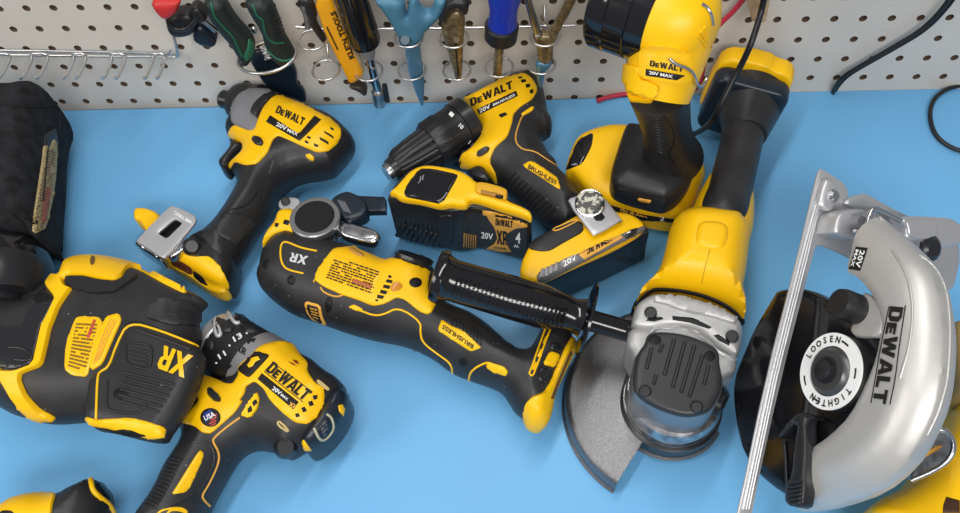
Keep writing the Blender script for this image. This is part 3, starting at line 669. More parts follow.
cap = hf('head_cover', capo, CAP, T5, .078, .0865, T=.003, R=.004, corr=False, zp=.084, g=.004)
lines('cover_ribs', [cR((548, 285), (500, 455)), cR((598, 298), (540, 515)), cR((645, 315), (580, 540)), cR((685, 360), (620, 560)), cR((492, 308), (478, 345)), cR((440, 325), (415, 425)), cR((712, 410), (690, 500)), cR((462, 455), (448, 500))], cap, .0014, CAP, T5, off=.0002)
for q in (disc(*cR((455, 288))[0], 6.3, 5), disc(*cR((718, 365))[0], 5.5, 5.5)): patch('screw_well', q, cap, DRK, T5, t=.0005)
for q in (cS((408, 30))[0], cS((655, 106))[0]):
    s0 = lathe('cover_screw', U(q[0], q[1], .0855), U(q[0], q[1], .0885), [(0, .0045), (.6, .0045), (1, .0035)], PLS, T5, n=20)
    patch('screw_socket', disc(q[0], q[1]-.6, 2, 1.7, n=6), s0, CHR, T5, t=.0003, sm=0) if False else None
for q in (cR((435, 157))[0], cR((825, 270))[0]):
    lathe('case_screw', U(q[0], q[1], .080), U(q[0], q[1], .0865), [(0, .0048), (.7, .0048), (1, .0036)], PLS, T5, n=20)
patches('case_slots', [cR((538, 172), (640, 182), (728, 225), (715, 235), (620, 205), (540, 192)), cR((410, 195), (430, 180), (490, 178), (495, 188), (450, 200)), cR((735, 265), (760, 260), (815, 300), (810, 315), (760, 290))], fl, DRK, T5)
0 and patch('serial_plate', cR((530, 85), (640, 100), (740, 135), (760, 165), (700, 155), (600, 125), (545, 110)), fl, mat('pale_plate', (.75, .75, .78), .35, .5), T5, t=.0006)
c2 = cc.copy()
lathe('collar', A([c2[0], c2[1], .024]), A([c2[0], c2[1], .046]), [(0, .036), (.2, .0375), (.3, .0375), (.3, .035), (.5, .035), (.5, .037), (.8, .037), (1, .0355)], STL, T5, n=64)
lathe('guard_clamp', A([c2[0], c2[1], .010]), A([c2[0], c2[1], .026]), [(0, .034), (.05, .039), (.85, .0395), (1, .034)], PLS, T5, n=64)
lathe('spindle_nut', A([c2[0], c2[1], .001]), A([c2[0], c2[1], .012]), [(0, .012), (0, .017), (.8, .019), (1, .019)], STL, T5, n=32)
def guard(cx, cy, r0, r1, z0, z1, a0, a1, th=.002, n=60):
    prof = [(r0, z1+.004), (r0+.002, z1+.001), (r0+.008, z1), (r1-.005, z1-.001), (r1-.0015, z1-.003), (r1, z1-.007), (r1, z0+.002), (r1+.002, z0)]
    inner = [(r-th*(1 if i > 3 else .2), z-th*(0 if i > 4 else 1)) for i, (r, z) in enumerate(prof)][::-1]
    pr = prof+inner; V = []; F = []; m = len(pr)
    for i in range(n+1):
        a = math.radians(a0+(a1-a0)*i/n)
        V += [(cx+r*math.cos(a), cy+r*math.sin(a), z) for r, z in pr]
    for i in range(n):
        for j in range(m): k = (j+1) % m; F.append((i*m+j, i*m+k, (i+1)*m+k, (i+1)*m+j))
    F.append(tuple(range(m))); F.append(tuple(n*m+j for j in range(m))[::-1]); return V, F
V, F = guard(c2[0], c2[1]+.005, .036, .0825, .002, .022, 100, 236)
mk('disc_guard', V, F, GRD, T5, ang=40)
V, F = guard(c2[0], c2[1]+.004, .034, .0425, .006, .014, 232, 330, n=30)
mk('guard_lip', V, F, GRD, T5, ang=40)
lathe('spindle_lock', U(717, 402, .048), U(725, 406, .048), [(0, .012), (.6, .012), (1, .009)], PLS, T5, n=28)
# side handle
h1 = U(634, 333, .062); h0 = U(434, 275, .090); hv = h1-h0
hpv = U(586, 319, .0685)
lathe('handle_cap', h0, h0+hv*.05, [(0, .014), (.1, .0195), (.5, .0212), (1, .0212)], GLS, T5, n=56)
hd = lathe('side_handle', h0+hv*.045, h0+hv*.745, [(0, .0208), (.02, .0185), (.07, .0163), (.5, .0172), (.72, .0172), (.85, .0145), (.93, .0130), (.97, .0142), (1, .0155)], GLS, T5, n=64)
lathe('handle_flange', h0+hv*.758, h0+hv*.774, [(0, .026), (.1, .0290), (.8, .0290), (1, .027)], GLS, T5, n=64)
lathe('handle_shaft', h0+hv*.75, h0+hv*1.0, [(0, .0095), (.2, .0085), (1, .0085)], GLS, T5, n=36)
# grip dimples on the handle
hu = hv/np.linalg.norm(hv); s1 = np.cross(hu, [0, 0, 1.]); s1 /= np.linalg.norm(s1); s2 = np.cross(s1, hu); s2 = s2 if s2[2] > 0 else -s2
V = []; F = []
for i in range(26):
    for j in range(9):
        t = .12+.53*i/25; a = math.radians(20+6.2*j+(3.1 if i % 2 else 0)); rr = .0163+.0009*min(1, (t)/.5)+.0002
        n_ = s1*math.cos(a)*1+s2*math.sin(a)*1
        for sg in (1,):
            nn = s1*math.cos(a)*(-1 if (s1@A([0, -1, 0])) < 0 else 1)+s2*math.sin(a)
            c = h0+hv*(t)+nn*(rr-.0004); tt = np.cross(nn, hu); b = len(V); w_ = .0013
            V += [tuple(c-hu*w_), tuple(c-tt*w_), tuple(c+hu*w_), tuple(c+tt*w_), tuple(c+nn*.0011)]
            F += [(b, b+1, b+4), (b+1, b+2, b+4), (b+2, b+3, b+4), (b+3, b, b+4)]
mk('handle_studs', V, F, GLS, T5, smooth=False)

# ================================================================== oscillating multi tool
T6 = thing('oscillating_tool', 'black and yellow oscillating multi tool with silver clamp lever, lying under the grinder side handle', 'multi tool', U(420, 320))
mo = [(257, 275), (259, 262), (262, 250), (268, 240), (277, 232), (292, 229)]+cH((340, 270), (430, 285), (530, 315), (600, 340), (690, 382), (740, 368), (765, 350), (830, 368), (915, 402))+[(436, 272), (442, 300)]+cJ((300, 330), (340, 345), (420, 400), (530, 500))+cK((540, 65), (575, 92), (612, 90), (645, 55), (668, 0))+[(545, 327), (568, 326), (573, 335)]+cK((835, 60), (812, 160), (760, 270), (740, 340), (715, 420), (700, 462), (660, 484), (620, 475), (595, 430), (545, 395), (515, 340), (480, 298), (420, 275), (330, 245), (250, 212), (150, 135), (50, 92))+cI((850, 440), (770, 412), (640, 390), (500, 350), (420, 320), (330, 290), (250, 262), (170, 205), (110, 150), (85, 105), (78, 60))
body = hf('body', mo, BLK, T6, .001, .062, R=.027, g=.003, ang=60)
shell = patch('shell', cH((355, 500), (362, 445), (420, 362), (450, 328), (535, 320), (548, 316), (570, 335), (610, 350), (690, 385), (738, 372), (900, 432), (912, 455))+cI((905, 70), (900, 130), (905, 170), (952, 188), (920, 250), (898, 262), (860, 248), (790, 190), (750, 180), (720, 198), (690, 212), (640, 222), (560, 190), (490, 168), (400, 128), (352, 92)), body, YEL, T6, t=.0016)
patch('top_ridge', cH((738, 366), (765, 348), (920, 395), (905, 432)), body, PLS, T6, t=.004)
lbl = patch('rating_label', cH((452, 358), (672, 430))+cI((630, 178), (405, 95)), shell, YEL2, T6, t=.0003, sm=0)
microtext(cI((640, 168), (412, 88))+cH((456, 366), (668, 436)), 9, lbl, INK, T6, seed=4)
patch('red_print', cI((540, 88), (632, 118), (625, 140), (535, 108)), lbl, mat('rust_print', (.42, .12, .03), .5), T6, t=.0006, sm=0)
patches('vents', [cI((712, 72), (728, 78), (724, 88), (710, 84)), cI((705, 92), (732, 98), (728, 112), (698, 106)), cI((690, 118), (722, 124), (716, 140), (684, 132)), cI((676, 142), (708, 150), (700, 166), (670, 158)), cI((660, 166), (692, 172), (684, 188), (656, 182)), cI((648, 188), (665, 190), (662, 198), (650, 198))], shell, DRK, T6)
lathe('status_light', U(*cI((752, 136))[0], .0625), U(*cI((752, 134))[0], .0645), [(0, .005), (.7, .005), (1, .003)], mat('amber_lens', (.55, .22, .01), .3), T6, n=20)
patch('screw_well', disc(*cI((842, 108))[0], 6.5, 5), shell, DRK, T6, t=.0006)
patch('side_tab', cH((515, 332), (545, 322), (597, 358), (592, 370), (560, 362)), shell, mat('tan_tab', (.45, .22, .03), .5), T6, t=.0015)
line('panel_edge', cI((386, 130), (400, 155), (460, 178), (495, 168)), body, .0008, AMB, T6)
line('piping', cI((525, 225), (585, 245), (640, 266), (690, 262), (760, 225), (868, 295), (864, 345))+cK((108, 60), (180, 115), (245, 160), (252, 208)), body, .0009, YEL, T6)
patch('piping_tab', cI((520, 225), (545, 212), (585, 232), (590, 245), (560, 245)), body, YEL, T6)
line('rear_piping', cK((328, 245), (338, 195), (410, 155), (440, 160)), body, .0009, YEL, T6)
patch('rear_tab', cK((412, 168), (430, 154), (500, 175), (518, 200), (508, 222), (485, 215), (428, 192)), body, YEL, T6, t=.0014)
for q in (disc(*cK((303, 152))[0], 4.5, 5), disc(*cH((247, 480))[0], 4.3, 4.8), disc(*cH((125, 403))[0], 3.2, 5, 20)): patch('screw_hole', q, body, DRK, T6, t=.0005)
line('badge_outline', cH((370, 340), (290, 325), (225, 295), (200, 300), (192, 345), (200, 400), (225, 430), (305, 448)), body, .0009, YEL, T6)
word('XR', cH((322, 372))[0], cH((240, 352))[0], (-2.2, 8.5), body, WHT, T6, own=True, off=.0008) if False else word('XR', cH((330, 368))[0], cH((248, 350))[0], (-3.0, 8.6), body, mat('pale_grey_print', (.6, .6, .62), .4), T6, own=True, off=.0008)
bp = patch('grip_badge', cJ((200, 378), (240, 408), (300, 432), (345, 470), (375, 500))+cK((392, 85), (340, 104), (305, 82), (225, 30), (180, 0)), body, YEL, T6, t=.0012)
word('BRUSHLESS', cK((355, 72))[0], cJ((208, 405))[0], (-1.6, 3.9), bp, INK, T6)
lines('grip_ribs', [cK((420+17*i-170, 5+9*i-60), (400+17*i-150, 60+9*i-60)) for i in range(9)], body, .0009, BLK2, T6)
patch('lower_badge', cI((310, 195), (385, 215), (395, 270), (418, 318), (345, 285), (318, 250)), body, AMB, T6, t=.001)
patch('lower_badge_face', cI((320, 205), (378, 222), (388, 272), (402, 306), (350, 280), (326, 245)), body, INK, T6, t=.0016)
microtext(cI((340, 220), (372, 228), (395, 285), (352, 270)), 4, body, AMB, T6, seed=7, off=.0019)
patch('side_recess', disc(*cI((425, 215))[0], 3.5, 8, 5), body, DRK, T6)
# foot
frm = patch('foot_frame', cK((825, 25), (834, 70), (818, 120), (762, 240), (735, 300), (715, 400), (692, 455), (660, 482), (620, 472), (598, 425), (606, 350), (632, 318), (690, 297), (718, 250), (790, 85)), body, YEL, T6, t=.003)
patch('foot_recess', cK((815, 95), (825, 110), (760, 260), (735, 330), (722, 330), (740, 280)), [body, frm], mat('contact_brown2', (.10, .05, .01), .5), T6, t=.0012)
ft = lathe('foot_screw', U(*cK((645, 400))[0], .034), U(*cK((645, 398))[0], .040), [(0, .0055), (.7, .0055), (1, .004)], mat('dark_bronze', (.07, .03, .01), .35, .6), T6, n=20)
line('speed_scale', cK((724, -8), (640, 212), (630, 220), (620, 208), (700, -8), (724, -8)), body, .0008, YEL, T6, sm=0, off=.0004)
patches('scale_dots', [cK((700-26*i, 28+62*i), (710-26*i, 32+62*i), (694-26*i, 68+62*i), (684-26*i, 64+62*i)) for i in range(3)], body, YEL, T6, t=.001)
patch('dial_window', cK((718, 100), (766, 115), (740, 182), (684, 165)), body, YEL, T6, t=.002)
patch('dial_bar', cK((722, 60), (770, 70), (768, 108), (716, 95)), body, PLS, T6, t=.0022)
patch('dial_bar', cK((672, 172), (735, 190), (700, 260), (655, 240)), body, PLS, T6, t=.0022)
# clamp head
hd2 = hf('clamp_head', cH((106, 312), (122, 260), (168, 208), (178, 165), (200, 148), (255, 140), (370, 210), (382, 250), (350, 292), (320, 292), (250, 268), (190, 262), (150, 290), (112, 325)), YEL, T6, .018, .058, T=.008, R=.008, corr=False, zp=.050, g=.003)
patches('head_slots', [cH((212, 190), (240, 195), (232, 218), (205, 210)), cH((305, 220), (338, 230), (330, 252), (298, 242)), cH((170, 205), (188, 208), (180, 228), (165, 222))], hd2, DRK, T6)
patch('lock_mark', cH((308, 228), (330, 234), (325, 246), (304, 240)), hd2, WHT, T6, t=.0009)
hf('silver_tab', cH((182, 138), (190, 88), (285, 82), (290, 130), (240, 150)), ALU, T6, .044, .050, T=.001, R=.001, corr=False)
lathe('tab_screw', U(*cH((218, 103))[0], .050), U(*cH((218, 101))[0], .054), [(0, .004), (.7, .004), (1, .003)], PLS, T6, n=16)
q = cH((362, 190))[0]
lathe('clamp_body', U(q[0], q[1], .055)-A([0, .002, .028]), U(q[0], q[1], .055)-A([0, 0, .003]), [(0, .016), (.1, .021), (.5, .021), (.52, .019), (.7, .019), (.72, .0215), (1, .020)], CHR, T6, n=48)
lathe('clamp_cap', U(q[0], q[1], .055)-A([0, 0, .003]), U(q[0], q[1], .055)+A([0, .0005, .004]), [(0, .0215), (.4, .0225), (.9, .0220), (1, .0208)], mat('dull_steel', (.45, .45, .46), .3, .9), T6, n=48)
lathe('clamp_top', U(q[0], q[1], .055)+A([0, .0005, .0036]), U(q[0], q[1], .055)+A([0, .0007, .0058]), [(0, .0175), (.6, .0170), (1, .0160)], mat('matte_black', (.02, .02, .022), .85, spec=.1), T6, n=40)
lv = hf('clamp_lever', cH((430, 150), (455, 190), (480, 215), (500, 195), (560, 212), (650, 236), (672, 262), (668, 290), (640, 306), (600, 300), (540, 285), (490, 270), (465, 240)), CHR, T6, .040, .052, T=.003, R=.004, corr=False, zp=.050, sm=2, g=.003)
patch('lever_groove', cH((500, 222), (580, 240), (640, 255), (645, 275), (600, 280), (500, 250)), lv, STL, T6, t=.0005)
bk = hf('blade_arm', cH((425, 95), (500, 53), (545, 62), (600, 98), (612, 130), (610, 162), (530, 192), (500, 185), (470, 150)), NVY, T6, .040, .058, T=.003, R=.003, corr=False, zp=.056, sm=1)
hf('blade', cH((540, 70), (590, 74), (690, 78), (700, 92), (700, 148), (600, 150), (560, 130)), NVY, T6, .042, .050, T=.001, R=.001, corr=False, zp=.050, sm=0)
lines('arm_marks', [cH((470+10*i, 95+3*i), (500+10*i, 150+3*i)) for i in range(4)], bk, .0005, GRY, T6)
# ================================================================== sander with dust bag
T7 = thing('sander', 'big black and yellow sander with black cloth dust bag, lower left, overlapping the hammer drill', 'sander', U(110, 350))
so = cB((200, 330), (245, 270), (300, 240), (400, 235), (520, 262), (620, 305), (720, 350), (790, 378), (842, 415), (814, 440), (798, 470), (800, 512))+cC((812, 60), (790, 180), (700, 330), (560, 400), (400, 400), (300, 398), (240, 405), (150, 405), (60, 382), (0, 350), (-90, 290), (-150, 150), (-120, 0))+cB((-120, 400), (0, 380), (110, 400))
body = hf('body', so, BLK, T7, .0535, .088, T=.030, R=.036, Tb=.0045, Rb=.006, g=.0045, ang=70)
hf('lower_body', cB((150, 360), (300, 290), (520, 300), (700, 420), (740, 500))+cC((700, 120), (640, 260), (520, 360), (300, 372), (150, 385), (60, 362), (0, 335), (-80, 280), (-140, 150), (-110, 0)), BLK, T7, .001, .062, T=.01, R=.012, Tb=.034, Rb=.034, zp=.05, corr=False, g=.006)
band = patch('yellow_frame', cB((213, 300), (243, 303), (262, 250), (280, 213), (330, 210), (430, 224), (520, 250), (600, 292), (700, 342), (748, 370), (735, 373), (660, 337), (570, 287), (530, 270), (508, 277), (490, 310), (460, 325), (400, 320), (330, 303), (275, 302), (254, 318), (264, 345), (292, 354), (270, 385), (240, 430), (217, 490))+cC((208, 30), (190, 110), (172, 185), (90, 215), (85, 240), (110, 300), (160, 355), (235, 396), (150, 399), (95, 365), (45, 300), (0, 225), (-60, 140), (-60, 90), (0, 198), (60, 203), (135, 178), (152, 100), (170, 20))+cB((178, 490), (207, 430), (224, 395), (184, 345)), body, YEL, T7, t=.004, inset=1.4)
lathe('frame_screw', U(*cB((370, 240))[0], .066), U(*cB((370, 238))[0], .0795), [(0, .003), (1, .003)], mat('brass_insert', (.35, .18, .02), .4, .8), T7, n=14) if False else patch('frame_hole', disc(*cB((370, 241))[0], 2.6, 4.8, 8), [body, band], mat('brass_insert', (.16, .08, .01), .5), T7, t=.0006)
patch('front_grip', cB((262, 308), (330, 306), (400, 322), (462, 328), (492, 312), (512, 282), (545, 290), (552, 310), (500, 345), (460, 372), (380, 378), (300, 360), (268, 340)), [body], BLK2, T7, t=.0025)
patch('left_recess', cB((90, 500), (115, 420), (150, 370), (185, 352), (222, 400), (200, 440), (176, 490))+cC((165, 20), (148, 100), (132, 172), (60, 198), (0, 192), (-50, 180), (-50, 30)), body, PLS, T7, t=.0012)
patch('recess_slot', cB((135, 405), (155, 375), (195, 372), (215, 400), (205, 418), (150, 425)), body, DRK, T7, t=.0018)
line('recess_rib', cC((40, 112), (90, 112), (128, 135), (132, 165), (60, 160)), body, .0012, PLS, T7, off=.001)
lab = patch('rating_label', crop(0, 240, 2.567)((190, 207), (205, 195), (255, 198), (263, 210), (262, 228), (236, 300), (225, 352), (185, 348), (165, 332), (168, 272)), body, YEL2, T7, t=.0008)
microtext(crop(0, 240, 2.567)((238, 204), (256, 232), (222, 340), (178, 325)), 11, lab, mat('brown_print', (.12, .07, .01), .6), T7, seed=3, fill_=.6) if False else microtext(crop(0, 240, 2.567)((196, 212), (252, 214), (218, 340), (174, 326)), 13, lab, mat('brown_print', (.16, .09, .01), .6), T7, seed=3)
patch('red_print', crop(0, 240, 2.567)((240, 204), (247, 206), (230, 252), (222, 250)), lab, RED, T7, t=.0006, sm=0)
stp = patch('grip_strips', crop(0, 240, 2.567)((288, 191), (308, 190), (313, 206), (288, 262), (264, 318), (238, 335), (228, 322), (250, 245), (272, 200)), body, YEL, T7, t=.0015)
lines('strip_grooves', [crop(0, 240, 2.567)((284+7*i, 202+2*i), (262+7*i, 250), (240+7*i, 318-5*i)) for i in range(3)], stp, .0006, AMB, T7)
patch('raised_badge', cB((578, 470), (600, 412), (642, 392), (752, 406), (800, 435), (808, 500), (700, 502), (620, 485)), body, BLK, T7, t=.002)
lines('badge_mark', [cB((690, 440), (770, 455)), cB((670, 455), (780, 475)), cB((690, 475), (760, 488))], body, .0008, PLS, T7, off=.0018)
# the square end cap with the letters
eo = cC((508, -8), (640, 30), (808, 102), (806, 180), (765, 295), (705, 395), (668, 445), (655, 474), (620, 477), (560, 468), (430, 434), (370, 428), (343, 398), (342, 385), (352, 240), (392, 208), (438, 185), (468, 90))
cap = hf('end_cap', eo, BLK, T7, .067, .094, T=.010, R=.012, corr=False, zp=.086, g=.004)
patch('cap_trim', cC((343, 386), (385, 398), (430, 395), (520, 390), (590, 405), (666, 432), (657, 470), (612, 476), (560, 466), (430, 432), (370, 424), (345, 402)), cap, YEL, T7, t=.0015)
patch('trim_gap', cC((420, 436), (520, 430), (600, 462), (560, 466), (430, 440)), cap, DRK, T7, t=.002)
line('piping', cC((385, 395), (390, 225), (403, 207), (438, 188), (470, 92), (515, 8), (640, 42), (800, 108)), cap, .0010, YEL, T7, off=.0003)
word('XR', cC((772, 146))[0], (165, 346), (-9, 22), cap, YEL2, T7, own=True, off=.0012)
line('cap_rib', cC((548, 40), (700, 92), (760, 118)), cap, .0014, BLK2, T7)
line('cap_rib', cC((505, 90), (590, 95), (612, 115), (600, 205), (560, 190), (500, 175), (505, 90)), cap, .0010, BLK2, T7)
lines('cap_ribs', [cC((520, 112+17*i), (592, 128+17*i)) for i in range(5)]+[cC((500-6*i, 210+22*i), (700-12*i, 258+22*i)) for i in range(6)]+[cC((430, 240), (425, 340), (440, 365), (560, 375), (590, 330))], cap, .0010, BLK2, T7)
patch('cap_screw_hole', disc(*cC((483, 295))[0], 7.5, 5.8, -10), cap, DRK, T7, t=.0006)
# dust port and bag
d0 = U(-2, 262, .048); d1 = U(-3, 345, .048); dv = d1-d0
lathe('bag_collar', d0, d0+dv*.22, [(0, .038), (0, .0440), (.1, .0445), (.85, .0450), (1, .045)], GLS, T7, n=72)
lathe('dust_port', d0+dv*.2, d0+dv*.60, [(0, .045), (.1, .0455), (.9, .042), (1, .040)], PLS, T7, n=72)
lathe('port_neck', d0+dv*.55, d0+dv*1.1, [(0, .030), (.1, .0305), (1, .028)], PLS, T7, n=48)
bo = cA((40, 52), (90, 54), (150, 66), (195, 80), (228, 104), (243, 130), (246, 190), (241, 280), (236, 400), (228, 500))+cB((222, 122), (226, 186), (140, 214), (0, 218))+[(-40, 254), (-62, 247), (-72, 180), (-68, 110), (-50, 95), (-10, 88)]
bag = hf('dust_bag', bo, BAG, T7, .004, .106, T=.045, R=.024, g=.006, ang=80, pw=2.4, bumps=[(cA((0, 40), (120, 40), (230, 120), (200, 250), (100, 200), (0, 220)), .004, .025), (cA((-150, 260), (60, 300), (120, 420), (60, 560), (-150, 560)), -.004, .03)])
line('bag_seam', cA((205, 118), (236, 124), (242, 150), (236, 240), (226, 300), (222, 420), (212, 512)), bag, .0011, BAG, T7)
line('bag_seam', cA((262, 95), (215, 118), (150, 128), (60, 120), (0, 118)), bag, .0011, BAG, T7)
patch('tag_pocket', cA((175, 235), (215, 208), (222, 215), (232, 270), (218, 290), (180, 300)), bag, BLK2, T7, t=.0015)
tg = patch('warning_tag', cA((205, 250), (215, 252), (228, 272), (222, 400), (208, 500))+cB((180, 118), (128, 134), (133, 60), (150, -50))+cA((168, 330), (172, 280), (186, 275), (188, 290)), bag, TAG, T7, t=.0018)
microtext(cA((185, 300), (225, 290))+cB((185, 115), (132, 130)), 30, tg, mat('tag_ink', (.10, .05, .02), .6), T7, seed=9, fill_=.5)
patch('tag_red', cA((186, 440), (206, 450), (196, 512))+cB((185, 80), (165, 100), (172, 20)), tg, mat('tag_red', (.35, .09, .03), .6), T7, t=.0004)
line('tag_fold', cA((192, 290), (180, 400), (172, 500)), tg, .0009, INK, T7)

# ================================================================== hammer drill
T8 = thing('hammer_drill', 'yellow hammer drill with numbered torque ring, handle pointing down, behind the sander', 'hammer drill', U(230, 430))
ho = cE((350, 405), (372, 350), (420, 290), (485, 238), (520, 240), (565, 243), (615, 253), (648, 300), (690, 318), (740, 362), (790, 392), (825, 430), (838, 475))+cD((912, 30), (916, 80), (890, 140), (850, 205), (800, 255), (748, 272), (700, 300), (672, 300), (630, 275), (560, 265), (510, 278), (470, 320), (430, 390), (370, 500), (330, 620), (150, 680), (0, 600), (66, 500), (130, 415), (165, 330), (210, 262), (247, 205), (228, 162), (255, 115), (275, 70), (285, 10))+cE((205, 420), (235, 375))
body = hf('body', ho, BLK, T8, .001, .064, R=.028, g=.0035, ang=60)
a0, a1 = U(196, 325, .027), U(272, 377, .034)
lathe('chuck', a0, a0+(a1-a0)*.42, [(.54, .008), (.56, .0185), (.66, .0240), (.9, .0262), (1, .025)], mat('sleeve_silver', (.55, .55, .56), .35, .5), T8, n=64, ribs=None)
chk = [o for o in T8.children if o.name.startswith('chuck')]
ring = lathe('torque_ring', a0+(a1-a0)*.40, a0+(a1-a0)*.78, [(0, .0262), (.05, .0275), (.5, .0282), (.95, .0290), (1, .0285)], BLK2, T8, n=64)
collar = lathe('mode_collar', a0+(a1-a0)*.76, a0+(a1-a0)*1.02, [(0, .0285), (.05, .0298), (.7, .0302), (.95, .0300), (1, .0295)], mat('collar_grey', (.36, .36, .37), .38, .5), T8, n=64)
patches('chuck_grips', [cE((285, 172), (310, 150), (350, 168), (378, 198), (362, 210), (325, 215), (300, 195)), cE((372, 132), (400, 135), (465, 190), (475, 210), (425, 212), (395, 175)), cE((262, 240), (285, 232), (302, 255), (290, 285), (262, 275))], chk+[ring], BLK2, T8, t=.0022)
line('grip_frame', cE((304, 156), (298, 182), (308, 226), (322, 226), (326, 208), (308, 176)), chk+[ring], .0017, mat('silver_trim', (.6, .6, .61), .35, .4), T8, off=.001)
line('grip_frame', cE((352, 134), (380, 178), (396, 174)), chk+[ring], .0017, mat('silver_trim2', (.6, .6, .61), .35, .4), T8, off=.001)
word('11', cE((322, 318))[0], cE((348, 300))[0], (-2.6, -4.6), ring, WHT, T8, name='torque_number', off=.0008)
word('13', cE((380, 250))[0], cE((412, 230))[0], (-2.6, -4.8), ring, WHT, T8, name='torque_number', off=.0008)
patches('ring_dots', [disc(*cE(c)[0], 1.2, 1.2, 0, 8) for c in ((358, 262), (427, 212), (305, 332))], ring, WHT, T8, t=.0006)
word('XR', cE((412, 308))[0], cE((388, 275))[0], (2.8, -1.6), collar, INK, T8, own=True, off=.0008) if False else word('XR', cE((385, 282))[0], cE((420, 302))[0], (1.6, -6.4), collar, INK, T8, own=True, off=.0008)
patches('collar_marks', [cE((335, 330), (360, 322), (368, 345), (345, 365), (330, 372), (335, 350)), cE((425, 240), (465, 232), (455, 250), (445, 246), (432, 258))], collar, DRK, T8, t=.0008)
shell = patch('shell', cE((488, 262), (530, 250), (565, 246), (612, 256), (640, 300), (672, 335), (668, 365), (700, 412), (735, 432), (738, 480))+cD((818, 30), (815, 75), (785, 132), (745, 157), (700, 150), (650, 112), (600, 62), (575, 15))+cE((458, 405), (425, 425), (418, 455), (400, 480))+cD((492, 62), (460, 112), (400, 165), (365, 195), (330, 192), (300, 165), (245, 150), (228, 165), (232, 145), (290, 95), (318, 60), (296, 15))+cE((210, 425), (235, 378), (305, 398), (345, 415), (372, 415), (395, 378), (392, 345), (440, 296)), body, YEL, T8, t=.0016)
patches('shell_slots', [cE((592, 325), (612, 332), (628, 345), (608, 338)), cE((608, 318), (628, 322), (638, 338), (622, 333))], shell, mat('slot_red', (.25, .02, .005), .5), T8, t=.0006)
bdg = patch('mode_badge', cE((462, 285), (515, 298), (515, 308), (440, 388), (428, 388), (392, 362), (395, 350)), shell, INK, T8, t=.0012)
patch('hammer_mark', cE((445, 312), (472, 305), (480, 318), (462, 326), (450, 345), (436, 350), (428, 340), (440, 325)), bdg, YEL, T8, t=.0005, sm=0)
patch('direction_button', cE((268, 440), (285, 430), (325, 470), (322, 488), (298, 486), (270, 460)), shell, PLS, T8, t=.0025)
dewalt(cE((500, 363))[0], cE((655, 485))[0], (8.6, -9.2), shell, INK, T8, off=.0006)
line('logo_rule', cE((528, 328), (690, 448)), shell, .00035, INK, T8); line('logo_rule', cE((497, 366), (652, 488)), shell, .00035, INK, T8)
nb = patch('name_band', cE((487, 372), (470, 396))+cD((693, 98), (715, 68)), shell, INK, T8, t=.0006, sm=0)
word('20V', cE((528, 438))[0], cE((560, 462))[0], (2.2, -3.4), nb, WHT, T8)
word('MAX', cE((563, 463))[0], cE((590, 484))[0], (1.3, -2.2), nb, WHT, T8)
word('XR', cD((675, 82))[0], cD((703, 98))[0], (1.6, -3.8), nb, AMB, T8, own=True)
patches('vents', [cD((752, 68), (768, 62), (776, 80), (758, 86)), cD((770, 42), (790, 40), (788, 56), (774, 60)), cD((724, 92), (738, 86), (748, 104), (732, 110)), cD((700, 115), (714, 112), (720, 126), (704, 130))], shell, DRK, T8)
patch('bracket', cD((478, 122), (530, 48), (550, 28), (560, 55), (552, 95), (525, 132)), body, YEL, T8, t=.0022)
patches('bracket_holes', [cD((528, 70), (545, 55), (550, 72), (535, 86)), cD((510, 95), (525, 82), (530, 104), (512, 112))], [body]+[o for o in T8.children if o.name.startswith('bracket')], DRK, T8, t=.0006)
patch('bracket_gap', cD((565, 20), (585, 60), (570, 110), (545, 135), (530, 140), (556, 95)), body, BLK2, T8, t=.002) if False else None
line('piping', cD((480, 130), (430, 165), (374, 212), (372, 228), (396, 268), (396, 312), (355, 400), (328, 440), (333, 458), (360, 485)), body, .0009, AMB, T8)
patch('grip_insert', cD((318, 258), (336, 272), (325, 312), (280, 410), (262, 430), (205, 438), (232, 395)), body, YEL2, T8, t=.001)
line('lower_logo', cD((150, 515), (175, 495), (250, 490), (275, 515), (240, 500), (200, 500), (190, 515)), body, .0009, YEL, T8)
line('grip_outline', cD((300, 225), (345, 225), (378, 260), (375, 330), (310, 440), (250, 470), (170, 500)), body, .0008, PLS, T8)
rb = [cD((205-8*i, 290+14*i), (250-8*i, 300+15*i)) for i in range(14)]
lines('grip_ribs', rb, body, .0009, BLK2, T8)
sc = disc(*cD((362, 130))[0], 10.2, 9.4)
st = patch('seal', sc, shell, INK, T8, t=.0008)
patches('seal_blue', [cD((335, 112), (360, 96), (372, 110), (352, 140), (340, 150))], st, mat('seal_blue', (.03, .05, .25), .4), T8, t=.0003)
patches('seal_stripes', [cD((352+5*i, 148-14*i+18), (382+2*i, 140-12*i+10), (384+1*i, 146-12*i+10), (352+5*i, 154-14*i+18)) for i in range(4)], st, mat('seal_red', (.5, .03, .03), .4), T8, t=.0003)
word('USA', cD((342, 144))[0], cD((384, 124))[0], (-2.0, -4.6), st, WHT, T8, off=.0008)
capm = hf('motor_cap', cD((822, 58), (850, 25), (878, 12), (912, 30), (920, 75), (898, 140), (852, 205), (798, 258), (748, 272), (728, 240), (732, 200), (775, 150)), NVY, T8, .006, .060, T=.016, R=.012, g=.003)
patches('cap_tabs', [cD((872, 82), (888, 76), (900, 95), (893, 126), (876, 105)), cD((735, 218), (768, 262), (735, 266), (724, 240))], capm, YEL, T8, t=.001)
line('cap_bracket', cD((776, 172), (805, 235), (858, 182), (848, 130), (826, 116)), capm, .0011, mat('pale_trim', (.45, .43, .30), .5), T8)
microtext(cD((800, 160), (822, 138), (835, 190), (812, 212)), 4, capm, GRY, T8, seed=5)
